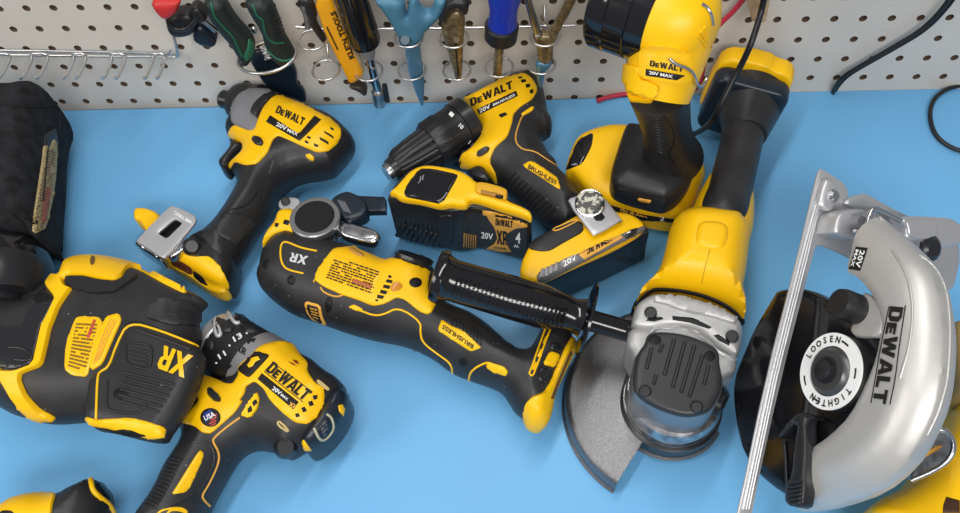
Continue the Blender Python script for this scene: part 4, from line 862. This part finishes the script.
line('side_clip', cE((712, 405), (755, 438), (750, 442), (708, 410), (712, 405)), body, .0009, mat('tan_trim', (.6, .45, .2), .5), T8, off=.001)
line('side_clip', cD((640, 145), (678, 182), (665, 185), (630, 152), (640, 145)), body, .0009, mat('tan_trim2', (.6, .45, .2), .5), T8, off=.001)
lathe('pivot_screw', U(*cD((665, 250))[0], .030), U(*cD((662, 248))[0], .050), [(0, .009), (.7, .009), (1, .006)], PLS, T8, n=24)

# ================================================================== tool cut off by the bottom left corner
T9 = thing('cordless_tool', 'black and yellow tool end poking in at the bottom left corner of the bench', 'power tool', U(50, 520))
c6 = crop(0, 440, 6)
tb9 = hf('body', c6((-60, 440), (0, 395), (60, 352), (150, 328), (250, 318), (340, 318), (400, 290), (440, 268), (530, 238), (575, 235), (640, 268), (680, 335), (688, 440), (640, 620), (300, 700), (-60, 640)), BLK, T9, .001, .062, R=.024, g=.004)
patch('shell', c6((-60, 440), (0, 395), (60, 354), (150, 330), (250, 320), (338, 322), (318, 380), (308, 440), (300, 560), (-60, 560)), tb9, YEL, T9, t=.002)
line('end_ring', c6((545, 238), (552, 300), (600, 345), (660, 390), (690, 450)), tb9, .0022, YEL, T9)
patch('end_window', c6((578, 245), (635, 275), (670, 335), (672, 370), (610, 325), (585, 300)), tb9, GLS, T9, t=.0008)
patch('end_slot', c6((600, 355), (650, 385), (660, 415), (610, 385)), tb9, DRK, T9, t=.001)
patch('shell_recess', disc(*c6((50, 442))[0], 8, 3), tb9, DRK, T9, t=.0024)

# ================================================================== circular saw (propped on its base, nose up, so its own frame is tilted)
T10 = thing('circular_saw', 'silver and black circular saw with long bare base plate, at the right edge', 'circular saw', U(880, 400))
n = A([-.865, -.027, .5]); n /= np.linalg.norm(n)
yp = A([0, 1., 0])-n*n[1]; yp /= np.linalg.norm(yp); wd = np.cross(n, yp); wd = wd if wd[2] < 0 else -wd
ph = math.radians(28.0)
av = math.cos(ph)*yp-math.sin(ph)*wd; bn = math.cos(ph)*wd+math.sin(ph)*yp
O = U(830, 371, .135)
FB = Frame(O, np.cross(av, n), av, n)
FP = Frame(O+bn*.028, np.cross(av, -bn), av, -bn)
gd = hf('lower_guard', [(776, 296), (779, 291), (790, 289), (808, 289), (825, 296), (838, 310), (880, 320), (900, 380), (880, 440), (850, 480), (822, 500), (800, 500), (785, 495), (762, 477), (747, 458), (739, 430), (735, 400), (736, 378), (745, 355), (757, 327)], GLS, T10, -.012, .002, T=.004, R=.006, fr=FB, corr=False, g=.006)
uo = [(845, 272), (850, 256), (853, 241), (868, 221), (876, 213), (890, 224), (905, 235), (922, 250), (936, 265), (947, 287), (952, 312), (955, 340), (953, 378), (947, 410), (933, 442), (915, 470), (885, 494), (845, 508), (812, 514), (803, 509), (804, 480), (809, 449), (830, 435), (850, 415), (865, 385), (876, 358), (882, 327), (880, 312), (872, 295), (860, 280)]
up = hf('upper_guard', uo, SLV2, T10, -.026, .010, T=.020, R=.024, fr=FB, zp=-.010, corr=False, g=.0038, ledge=.0042, sm=1, outer=uo[3:20], zl=[.008]*3+[.0]*2+[-.012]*15+[.008]*(len(uo)-20))
line('rim_edge', cU((800, 20), (862, 66), (905, 150), (918, 250), (922, 350), (912, 512))+cV((895, 40), (870, 120), (830, 200)), up, .0008, SLV2, T10)
line('rim_edge', cU((690, 0), (745, 90), (768, 180), (772, 280), (755, 400), (720, 512)), up, .0009, SLV2, T10)
pl = patch('volt_plate', [(856, 246.5), (868, 248), (860.5, 271), (848.5, 269)], up, INK, T10, t=.0006, sm=0)
word('20V', cU((572, 3))[0], cU((552, 66))[0], (-.0+4.6*0+(-4.2), -1.2), pl, WHT, T10) if False else word('20V', (861, 250), (855.5, 267), (4.6, 1.0), pl, WHT, T10)
word('MAX', (856.5, 249.5), (851, 266.5), (3.0, .8), pl, WHT, T10)
dewalt(cU((683, 225))[0], cV((612, 72))[0], (13.2, 1.4), up, INK, T10, off=.0007)
line('logo_rule', cU((676, 226), (640, 400), (622, 512))+cV((604, 72),), up, .0004, INK, T10, sm=1)
line('logo_rule', cU((742, 222), (715, 400), (702, 512))+cV((680, 78),), up, .0004, INK, T10, sm=1)
def ringflat(name, fr, r0, r1, h0, h1, m, parent, n=72, cx=0, cy=0):
    pr = [(r0, h0), (r1, h0), (r1, h1), (r0, h1)]; V = []; F = []
    for i in range(n):
        a = 2*math.pi*i/n; V += [tuple(fr.w((cx+r*math.cos(a), cy+r*math.sin(a), h))) for r, h in pr]
    for i in range(n):
        j = (i+1) % n
        for k in range(4): l = (k+1) % 4; F.append((i*4+k, i*4+l, j*4+l, j*4+k))
    return mk(name, V, F, m, parent, ang=30)
q0 = FB.un([(829.5, 371)], .014)[0]
lathe('flange', FB.w((q0[0], q0[1], .001)), FB.w((q0[0], q0[1], .013)), [(0, .0245), (.9, .0245), (1, .0235)], BLK2, T10, n=64)
rg = ringflat('torque_label', FB, .0162, .0246, .0125, .0140, WHT, T10, cx=q0[0], cy=q0[1])
def arctext(s, r, h, a_mid, da, m):
    V = []; F = []; ks = len(s)
    for k, ch in enumerate(s):
        v, f, w = fontmesh(ch, .03); a = a_mid-da*(k-(ks-1)/2)   # clockwise
        a = math.radians(a); rad = A([math.cos(a), math.sin(a)]); tan = A([math.sin(a), -math.cos(a)]); b = len(V)
        for x, y in v:
            p = q0+rad*(r+y*h)+tan*((x-w/2)*h*1.25); V.append(tuple(FB.w((p[0], p[1], .0144))))
        F += [tuple(b+i for i in t) for t in f]
    mk('torque_lettering', V, F, m, T10, smooth=False)
# direction of image up inside the blade plane
ip = FB.un([(829.5, 340)], .014)[0]-q0; au = math.degrees(math.atan2(ip[1], ip[0]))
arctext('LOOSEN', .0185, .0042, au+17, 15, INK)
arctext('TIGHTEN', .0185, .0042, au+183, 14.5, INK)
for a in (au-38, au-100, au+150, au+102):
    V = []; 
    for k in range(9):
        t = math.radians(a+(-9+18*k/8))
        for r in (.0200, .0212): V.append(tuple(FB.w((q0[0]+r*math.cos(t), q0[1]+r*math.sin(t), .0144))))
    mk('torque_arrow', V, [(2*k, 2*k+1, 2*k+3, 2*k+2) for k in range(8)], INK, T10, smooth=False)
lathe('outer_flange', FB.w((q0[0], q0[1], .012)), FB.w((q0[0], q0[1], .0165)), [(0, .0160), (.3, .0160), (.6, .0140), (1, .0130)], mat('dark_flange', (.10, .10, .105), .35, .6), T10, n=48)
lathe('blade_bolt', FB.w((q0[0], q0[1], .016)), FB.w((q0[0], q0[1], .0215)), [(0, .0085), (.3, .0085), (.3, .0065), (.9, .0065), (1, .005)], PLS, T10, n=24)
patch('guard_window', cU((530, 345), (622, 350), (640, 400), (620, 480), (590, 560), (545, 560), (552, 480), (545, 400)), gd, NVY, T10, t=.0008) if False else None
# stop knob and guard lever
k0 = FB.un([(849, 308)], .012)[0]
lathe('stop_knob', FB.w((k0[0], k0[1], -.004)), FB.w((k0[0]-.002, k0[1]+.002, .020)), [(0, .0090), (.1, .0098), (.85, .0098), (1, .0088)], BLK2, T10, n=36)
patch('knob_bracket', cU((540, 180), (610, 190), (645, 260), (648, 330), (620, 348), (540, 350), (520, 330), (560, 280), (572, 230)), [up, gd], SLV2, T10, t=.002) if False else hf('knob_bracket', cU((560, 160), (620, 190), (650, 250), (652, 350), (560, 352), (528, 345), (510, 300), (560, 280), (572, 230)), SLV2, T10, .001, .005, T=.002, R=.002, fr=FB, zp=.005, corr=False, sm=1)
hf('guard_lever', cV((326, 106), (390, 130), (372, 140), (345, 130), (352, 250), (345, 380), (338, 440), (330, 495), (265, 480), (262, 440), (270, 380), (290, 370), (300, 250), (318, 140), (240, 212), (234, 205), (282, 138)), PLS, T10, .004, .016, T=.002, R=.003, fr=FB, zp=.014, corr=False, sm=1, g=.003)
lv = T10.children[-1]
lines('lever_ribs', [cV((282, 392+17*i), (330, 384+17*i)) for i in range(6)], [o for o in T10.children if o.name.startswith('guard_lever')], .0013, PLS, T10)
line('lever_rib', cV((262, 225), (268, 300), (272, 400)), gd, .0012, PLS, T10, off=.001)
# base plate
po = [(739, 513), (726, 560), (746, 560), (752, 513), (780, 385), (815, 250), (817, 246), (823, 246), (850, 258), (905, 290), (952, 300), (963, 248), (950, 232), (905, 215), (868, 194), (862, 193), (858, 206), (848, 201), (849, 186), (824, 169), (820, 169), (816, 182), (799, 256), (767, 378)]
bp = hf('base_plate', po, ALU, T10, -.001, .0015, T=.001, R=.001, fr=FP, zp=.0015, corr=False, sm=1, g=.008)
for dd in ((0, 0), (2.8, .6), (5.4, 1.0)):
    line('rail_ridge', [(821.5+dd[0]*.4, 184), (802+dd[0], 256), (771+dd[0], 378), (743+dd[0], 509)], bp, .0012, ALU, T10, sm=0, step=8)
hf('clamp_pad', cT((240, 110), (262, 95), (305, 120), (318, 150), (290, 260), (268, 280), (225, 262), (208, 235)), ALU, T10, .001, .008, T=.003, R=.004, fr=FP, zp=.007, corr=False, g=.003)
pp = T10.children[-1]
q = cT((288, 190))[0]; qa = FP.un([q], .009)[0]
lathe('pad_screw', FP.w((qa[0], qa[1], .004)), FP.w((qa[0], qa[1], .011)), [(0, .0045), (.7, .0045), (1, .003)], CHR, T10, n=20)
hf('front_bracket', cT((282, 385), (300, 300), (340, 266), (430, 262), (455, 275), (410, 320), (395, 430), (350, 420), (300, 400)), ALU, T10, .001, .020, T=.002, R=.003, fr=FP, zp=.018, corr=False, g=.004)
br = [FP.w((*FP.un([c], h)[0], h)) for c, h in ((cT((400, 380))[0], .022), (cT((425, 385))[0], .026), (cT((460, 360))[0], .028), (cT((485, 270))[0], .030), (cT((510, 258))[0], .030), (cT((560, 280))[0], .029), (cT((640, 320))[0], .028))]
tube('bracket_strap', br, .0022, CHR, T10, n=10)
q = cT((425, 330))[0]; qa = FP.un([q], .024)[0]
lathe('bracket_bolt', FP.w((qa[0], qa[1], .012)), FP.w((qa[0], qa[1], .026)), [(0, .0055), (.8, .0055), (1, .004)], GRY, T10, n=20)
hf('depth_bracket', cT((640, 300), (800, 300), (935, 312), (958, 340), (1000, 345), (1000, 440), (900, 470), (780, 440), (700, 430), (675, 420), (682, 370), (660, 330)), ALU, T10, .014, .026, T=.002, R=.003, fr=FP, zp=.026, corr=False, sm=1, g=.004)
hf('depth_cup', cT((668, 315), (840, 318), (850, 345), (830, 420), (740, 425), (690, 405), (688, 365)), ALU, T10, .026, .0275, T=.0006, R=.001, fr=FP, zp=.0275, corr=False, sm=2, g=.004)
q = cT((832, 470))[0]; qa = FP.un([q], .03)[0]
lathe('depth_knob', FP.w((qa[0], qa[1], .024)), FP.w((qa[0], qa[1], .029)), [(0, .009), (.6, .009), (.8, .007), (1, .006)], PLS, T10, n=28)
hf('front_strap', cT((365, 205), (440, 178), (460, 205), (640, 290), (620, 320), (520, 260), (430, 255), (350, 240)), ALU, T10, .001, .006, T=.002, R=.002, fr=FP, zp=.006, corr=False, sm=1, g=.004)
# motor housing and handle behind the guard
mc = FB.w((.035, -.02, -.045))
hf('motor_housing', [(958, 392), (953, 412), (946, 432), (935, 446), (922, 470), (900, 492), (870, 505), (860, 520), (900, 570), (1010, 590), (1030, 430), (1000, 385)], YEL, T10, .004, .085, T=.02, R=.02, corr=False, zp=.055, g=.005)
mh = [o for o in T10.children if o.name.startswith('motor_housing')]
patch('rating_plate', cV((905, 447), (959, 462), (959, 512), (890, 512), (893, 480)), mh, mat('brown_plate', (.05, .015, .004), .5), T10, t=.0008, sm=0)
hf('handle_root', [(950, 325), (957, 322), (975, 330), (985, 400), (958, 395), (954, 380)], mat('tan_plastic', (.32, .22, .08), .5), T10, .05, .09, T=.008, R=.008, corr=False, zp=.08, g=.004)
rl = [U(*c, h+.02) for c, h in ((cV((765, 380))[0], .085), (cV((850, 345))[0], .092), (cV((905, 310))[0], .098), (cV((935, 265))[0], .102), (cV((932, 215))[0], .104), (cV((900, 180))[0], .104), (cV((865, 178))[0], .103), (cV((830, 205))[0], .10))]
hf('depth_lever', cV((765, 380), (770, 330), (800, 250), (830, 205), (862, 180), (905, 180), (935, 215), (940, 262), (908, 315), (850, 350)), STL, T10, .100, .108, T=.002, R=.003, corr=False, zp=.108, g=.004)
tube('lever_rim', rl, .0018, CHR, T10, n=10)
patch('lever_slot', cV((785, 285), (880, 238), (890, 250), (800, 300), (782, 312)), [o for o in T10.children if o.name.startswith('depth_lever')], AMB, T10, t=.002)
for o in T10.children: pass
lowest = min(min(v[2] for v in BV[o.name][0]) for o in T10.children)
print('SAW lowest', lowest, [(o.name, round(min(v[2] for v in BV[o.name][0]), 3)) for o in T10.children if min(v[2] for v in BV[o.name][0]) < .004])
# ================================================================== things hung on the pegboard
def bt(*p): return [UB(x, y, h) for x, y, h in p]
TEAL = mat('teal_handle', (.06, .19, .30), .45); TEAL2 = mat('teal_blade', (.12, .27, .40), .3, .5)
BLUEH = mat('blue_handle', (.01, .035, .42), .3, spec=.6); ORG = mat('orange_yellow', (.85, .38, .008), .4)
GRN = mat('dark_green_rubber', (.010, .019, .018), .55); GTR = mat('green_trim', (.01, .13, .07), .5)
REDP = mat('red_plastic', (.55, .03, .03), .4); BRS = mat('worn_brass_steel', (.26, .20, .11), .35, .7, var=.4, vscale=200)
# hook rack
K1 = thing('hook_rack', 'zinc wire rack with paired prongs across the left of the pegboard', 'hook rack', UB(90, 80, .0)+A([0, -.01, 0]))
tube('rail', bt((-40, 54, .012), (100, 56, .012), (170, 57, .012), (177.5, 57, .012), (178, 53, .012), (173, 33, .012), (171, 25, .008), (170, 24, -.004)), .0014, WIRE, K1, smooth=1)
tube('rail', bt((-40, 49.5, .004), (60, 51, .004), (150, 53, .004), (168, 55, .004), (171, 50, .004)), .0010, WIRE, K1, smooth=1)
for a in ((11, -2), (33, 49), (75, 87), (113, 126), (154, 166)):
    p0, p1 = UB(a[0], 58, .013), UB(a[1], 58, .013)
    if a[0] > a[1]: p0, p1 = p1, p0
    up = A([0, 0, .006]); o = A([0, -.030, .003]); tip = A([0, -.001, .004])
    tube('prong', [p0+o+tip, p0+o, p0, p0+up, p1+up, p1, p1+o, p1+o+tip], .0016, WIRE, K1, smooth=2)
# clamp
K2 = thing('bar_clamp', 'red and black clamp head hanging at the top left of the pegboard', 'clamp', UB(185, 35, .02))
def bh(name, poly, m, parent, lo, hi, T=.004, R=.006, sm=1, g=.004, zp=None): return hf(name, poly, m, parent, lo, hi, T=T, R=R, fr=BOARD, zp=zp if zp is not None else (lo+hi)/2, corr=False, sm=sm, g=g)
bh('red_jaw', cX((70, -20), (60, 5), (78, 30), (100, 55), (125, 72), (160, 60), (185, 35), (205, -20)), REDP, K2, .022, .042, T=.006, R=.008, sm=0)
bh('pad', cX((130, 90), (150, 60), (200, 45), (250, 50), (275, 100), (262, 140), (220, 155), (170, 155), (140, 130)), BLK2, K2, .012, .030)
tube('strap_ring', bt((168, 14, .034), (168, 24, .036), (176, 30, .036), (188, 29, .036), (197, 20, .036)), .0022, PLS, K2)
bh('sliding_head', cX((255, 130), (285, 95), (350, 150), (372, 175), (365, 205), (330, 208), (262, 185)), NVY, K2, .010, .026)
tube('bar', bt((200, 17, .020), (216, 30, .020)), .0035, CHR, K2, smooth=0)
bh('trigger', cX((240, 30), (270, 10), (310, 40), (330, 80), (300, 90), (250, 70)), BLK2, K2, .014, .030)
# pliers with green handles
K3 = thing('cutting_pliers', 'big cutting pliers with dark green rubber handles hanging behind the impact driver', 'pliers', UB(285, 90, .03))
h1_ = bh('handle', cX((305, -20), (395, -20), (440, 60), (480, 115), (540, 180), (555, 230), (530, 292), (500, 300), (480, 268), (440, 200), (380, 130), (330, 60)), GRN, K3, .018, .040, T=.008, R=.010)
h2_ = bh('handle', cX((500, -20), (612, -20), (660, 70), (690, 170), (722, 220), (742, 262), (732, 292), (700, 303), (650, 280), (605, 215), (585, 130), (530, 50)), GRN, K3, .024, .046, T=.008, R=.010)
line('handle_trim', cX((340, 10), (355, 80), (400, 130), (450, 180), (470, 230), (492, 270)), h1_, .0009, GTR, K3)
line('handle_trim', cX((540, 20), (560, 80), (590, 90), (600, 170), (640, 210), (690, 205)), h2_, .0009, GTR, K3)
line('handle_trim', cX((610, 240), (650, 280), (700, 295), (738, 275)), h2_, .0012, GTR, K3)
patch('green_patch', cX((520, 180), (550, 215), (545, 260), (510, 300), (495, 270), (515, 230)), h1_, GTR, K3, t=.001)
lines('handle_ridges', [cX((625+4*i, 95+18*i), (675+5*i, 85+18*i)) for i in range(6)], h2_, .0009, BLK2, K3)
bh('jaw_head', cX((525, 280), (560, 230), (640, 260), (735, 305), (752, 345), (752, 400), (788, 425), (800, 485), (740, 480), (660, 450), (600, 400), (560, 340)), NVY, K3, .002, .009, T=.002)
tube('spring', bt(*[(262+1.5*math.cos(i*1.9)*3+.9*i*.5, 46+i*.9, .034) for i in range(16)]), .0008, WIRE, K3, smooth=1, n=6)
K3b = thing('ring_hook', 'single silver wire ring holding the green handled pliers', 'peg hook', UB(268, 60, .03))
cr = UB(267, 57, .035)
tube('ring', [cr+A([.0275*math.cos(t), .020*math.sin(t), .003*math.cos(t)]) for t in np.linspace(0, 2*math.pi, 40, endpoint=False)], .0016, WIRE, K3b, closed=True)
tube('stem', [cr+A([0, .020, 0]), cr+A([0, .030, .006]), UB(254, 28, .004), UB(254, 26, -.004)], .0014, WIRE, K3b)
lathe('stem_ball', UB(254, 29, .010), UB(254, 31, .014), [(0, .002), (.3, .0034), (.7, .0034), (1, .002)], CHR, K3b, n=16)
# ring rack
K4 = thing('ring_rack', 'zinc wire tool rack with a row of double rings, middle of the pegboard', 'tool rack', UB(430, 80, .0)+A([0, -.01, 0]))
tube('rail', bt((296, 27, .006), (330, 29.5, .006), (460, 28, .006), (575, 25.5, .006)), .0015, WIRE, K4, smooth=0)
for (ux, uy), (lx, ly) in (((313, 39.5), (326, 70)), ((363, 38.5), (369, 71)), ((409, 37), (412, 70)), ((454, 37.5), (457, 70)), ((499.5, 36.5), (499, 67)), ((545, 36), (541.5, 64))):
    for x, y, r in ((ux, uy, .0128), (lx, ly, .0126)):
        q = WORLD  # the ring lies level, a little way off the board
        d = raydir((x, y))[0]; t = (-.034-CAM[1])/d[1]; c = CAM+d*t
        tube('ring', [c+A([r*math.cos(a), r*math.sin(a), 0]) for a in np.linspace(0, 2*math.pi, 36, endpoint=False)], .0011, WIRE, K4, closed=True, n=8)
        tube('ring_stem', [c+A([0, r, 0]), c+A([0, r+.006, .002]), A([c[0], -.008, c[2]+.012])], .0011, WIRE, K4, smooth=1, n=8)
# utility knife
K5 = thing('utility_knife', 'orange yellow knife with black lettering down its handle, hanging in the ring rack', 'knife', UB(340, 80, .034))
kb = bh('handle', cY((150, 40), (175, -30), (245, -30), (275, 60), (340, 230), (445, 440), (425, 475), (385, 502), (350, 502), (330, 450), (215, 230), (160, 70)), ORG, K5, .022, .038, zp=.036)
patch('side_strip', cY((252, -12), (280, -12), (330, 120), (430, 345), (442, 420), (425, 405), (360, 270), (300, 130)), kb, mat('beige_strip', (.55, .42, .25), .5), K5, t=.0006)
word('KLEIN TOOLS', cY((386, 345))[0], cY((268, 62))[0], (-4.6, 2.0), kb, INK, K5, bold=.05)
microtext(cY((185, 100), (202, 94), (335, 370), (318, 378)), 1, kb, INK, K5, seed=2)
bh('tip', cZ((345, 262), (398, 250), (440, 262), (466, 296), (458, 318), (438, 308), (405, 282)), mat('dark_tip', (.035, .025, .02), .5), K5, .022, .036, T=.003, R=.004)
K5b = thing('folding_multitool', 'slim black tool hanging left of the orange knife in the ring rack', 'tool', UB(315, 40, .034))
bh('handle', cY((45, -30), (125, -30), (165, 80), (155, 130), (218, 232), (205, 252), (165, 205), (125, 145), (85, 80), (55, 30)), BLK2, K5b, .024, .036)
tube('steel_blade', bt((303, 5, .034), (307, 18, .034), (308, 28, .034)), .0028, STL, K5b, smooth=0)
# screwdriver
K6 = thing('nut_driver', 'black handled driver with steel shaft and socket tip, right of the orange knife', 'screwdriver', UB(378, 104, .034))
a_, b_ = UB(344, -25, .034), UB(366, 44, .034)
lathe('handle', a_, b_, [(0, .014), (.3, .0135), (.7, .0142), (.9, .0145), (.97, .0135), (1, .010)], GLS, K6, n=40)
a_, b_ = UB(366, 46, .034), UB(369.5, 57, .034)
lathe('collar', a_, b_, [(0, .0078), (.4, .0075), (1, .005)], GRY, K6, n=28)
lathe('shaft', UB(369, 55, .034), UB(378, 92, .034), [(0, .0042), (1, .0040)], CHR, K6, n=24)
lathe('socket', UB(377.5, 90, .034), UB(380, 104, .034), [(0, .005), (.1, .0062), (1, .0062)], STL, K6, n=24)
tube('pocket_clip', bt((384.5, 85, .034), (387.5, 101, .034)), .0026, PLS, K6, smooth=0)
# scissors
K7 = thing('scissors', 'teal blue scissors hanging point down in the ring rack', 'scissors', UB(421, 103, .034))
bh('handle', cY((500, -25), (520, 5), (575, 75), (640, 190), (660, 240), (700, 258), (752, 252), (790, 230), (810, 180), (870, 125), (925, 60), (948, -25), (872, -25), (860, 30), (842, 64), (815, 62), (785, 35), (758, -25), (728, -25), (710, 20), (703, 80), (694, 80), (684, -25)), TEAL, K7, .024, .040, T=.006, R=.008, sm=2, g=.003)
lathe('pivot', UB(405, 40, .038), UB(405, 40, .0425), [(0, .0055), (.6, .0055), (1, .004)], mat('teal_dark', (.03, .07, .11), .4), K7, n=24)
bh('blade', [(405, 42), (419.5, 42), (422, 62), (424.5, 82), (423.5, 104), (421, 105), (415, 90), (409, 72), (405.5, 52)], TEAL2, K7, .030, .034, T=.001, R=.001, sm=0)
# needle pliers
K8 = thing('needle_nose_pliers', 'worn brown steel needle nose pliers with black handles, right of the scissors', 'pliers', UB(459, 76, .034))
bh('handle', cAA((60, 130), (50, 100), (80, 40), (108, -20), (240, -20), (228, 68), (206, 78), (170, 25), (140, 38), (105, 75)), BLK2, K8, .028, .042)
jw = bh('jaw', cAA((66, 135), (110, 70), (140, 42), (190, 50), (212, 110), (206, 180), (200, 260), (192, 440), (180, 462), (152, 458), (140, 400), (105, 290), (80, 210)), BRS, K8, .024, .038, T=.004, R=.006)
line('jaw_gap', cAA((150, 230), (158, 330), (172, 450)), jw, .0007, INK, K8)
lathe('joint', UB(456.5, 39.5, .037), UB(456.5, 39.5, .0395), [(0, .0035), (1, .003)], mat('dark_rivet', (.05, .03, .015), .4, .6), K8, n=18)
# blue screwdriver
K9 = thing('screwdriver', 'screwdriver with bright blue handle and black collar', 'screwdriver', UB(498, 76, .034))
lathe('handle', UB(506, -25, .034), UB(502, 31, .034), [(0, .016), (.3, .0155), (.6, .0118), (.8, .0125), (1, .0135)], BLUEH, K9, n=40)
lathe('collar', UB(502, 24, .034), UB(500.5, 41, .034), [(0, .0138), (.1, .0150), (.8, .0145), (1, .010)], BLK2, K9, n=40)
lathe('shaft', UB(500, 41, .034), UB(497, 76, .034), [(0, .0042), (1, .0040)], BRS, K9, n=24)
# long nose shiny pliers
K10 = thing('bright_steel_pliers', 'shiny steel pliers with open arms, rightmost in the ring rack', 'pliers', UB(541, 84, .034))
tube('arm', bt((526, -8, .036), (531, 10, .036), (535, 24, .036), (539, 36, .036)), [.0030, .0034, .0040, .0040], CHR, K10)
tube('arm', bt((574, -8, .036), (566, 10, .036), (558, 24, .036), (552, 37, .036)), [.0044, .0044, .0042, .0040], BRS, K10)
tube('spring', bt((541, 14, .036), (543, 22, .036), (550, 26, .036), (553, 30, .036)), .0012, CHR, K10)
bh('joint', cAA((610, 200), (640, 190), (700, 190), (770, 205), (740, 250), (735, 370), (650, 370), (640, 260)), BRS, K10, .028, .040)
bh('jaw', cAA((632, 360), (740, 360), (720, 400), (690, 420), (680, 500), (660, 530), (645, 480), (635, 420)), TEAL2, K10, .028, .038)
# wooden bracket and cords
K11 = solo('wooden_block', 'small wooden block fixed to the pegboard at the top, beside the black cord', 'block', *hfmesh(cAC((398, -30), (430, 130), (480, 142), (515, 132), (548, -30)), .0, .035, T=.001, R=.001, fr=BOARD, zp=.035, corr=False, sm=0), mat('pine', (.42, .27, .14), .6, var=.2, vscale=120, col2=(.55, .38, .22)))
def cord(name, label, pts, r, m, **k):
    V, F = tubemesh(sm3(pts, 3), r, 10); return solo(name, label, 'cord', V, F, m, **k)
CRD = mat('black_cord', (.010, .010, .011), .45)
cord('red_cord', 'thin red wire running down behind the work light', bt((752, -12, .012), (735, 10, .012), (722, 22, .012), (711, 33, .012), (704, 62, .016))+[UB(700, 85, .012), U(690, 93, .003), U(660, 95, .003), U(630, 93, .003), U(606, 97.5, .003), U(597, 101, .003)], .0024, mat('red_wire', (.50, .03, .06), .4))
cord('charging_cord', 'thin black cord hanging down in front of the grinder battery mount', [UB(766, -12, .05), UB(762, 10, .05), U(752, 42, .145), U(743, 62, .125), U(734, 78, .112), U(722, 102, .098), U(714, 119, .082), U(704, 129, .050), U(696, 133, .020), U(690, 136, .003), U(684, 140, .003)], .0026, CRD)
cord('power_cord', 'thicker of two black cords sloping together across the right of the pegboard', bt((955, -12, .010), (948, 2, .010), (925, 28, .010), (893, 47, .010), (858, 67, .010), (842, 77, .010))+[UB(835, 87, .007), UB(833, 93, .0035)], .0020, CRD)
cord('power_cord', 'thinner of two black cords sloping together across the right of the pegboard', bt((961, -12, .006), (951, 4, .006), (928, 29, .006), (897, 47.5, .006), (862, 67, .006), (846, 77, .006))+[UB(837, 88, .0045), UB(835.5, 91, .0040)], .0016, CRD)
cord('cord_loop', 'loop of black cord lying on the bench at the right edge', [U(x, y, .0035) for x, y in ((1010, 84), (975, 82), (960, 85.5), (946, 89), (933, 99), (929, 115), (934, 134), (946, 145), (962, 152), (985, 154), (1010, 152))], .0021, CRD)
# ================================================================== camera and light
cd = bpy.data.cameras.new('camera'); cam = bpy.data.objects.new('camera', cd); COL.objects.link(cam); SC.camera = cam
cd.sensor_fit = 'HORIZONTAL'; cd.sensor_width = 36; cd.lens = FPX/960*36; cd.clip_start = .01
from mathutils import Matrix
M = Matrix.Identity(4)
for i in range(3):
    for j in range(3): M[i][j] = CR[i][j]
    M[i][3] = CAM[i]
cam.matrix_world = M
w = bpy.data.worlds.new('world'); SC.world = w; w.use_nodes = True
bg = w.node_tree.nodes['Background']; bg.inputs[0].default_value = (.92, .95, 1.0, 1); bg.inputs[1].default_value = .22
def area(name, loc, target, sx, sy, power, col=(1, 1, 1)):
    l = bpy.data.lights.new(name, 'AREA'); l.shape = 'RECTANGLE'; l.size = sx; l.size_y = sy; l.energy = power; l.color = col
    o = bpy.data.objects.new(name, l); COL.objects.link(o); o.location = loc
    o.rotation_euler = (Vector(target)-Vector(loc)).to_track_quat('-Z', 'Y').to_euler(); return o
area('ceiling_tube', (-.15, -.12, 1.30), (0, -.2, 0), 1.3, .08, 7, (1, .98, .95))
area('ceiling_panel', (.25, -1.35, 1.25), (0, -.1, .05), 1.1, .35, 15, (1, .97, .93))
area('left_fill', (-1.1, -.75, .9), (-.1, -.1, 0), .5, .5, 5, (1, .95, .88))  # unseen fill lamp, added to warm the left side of the board
SC.view_settings.view_transform = 'Standard'; SC.view_settings.look = 'None'; SC.view_settings.gamma = 1
SC.view_settings.exposure = 0.13
SC.view_settings.use_curve_mapping = False
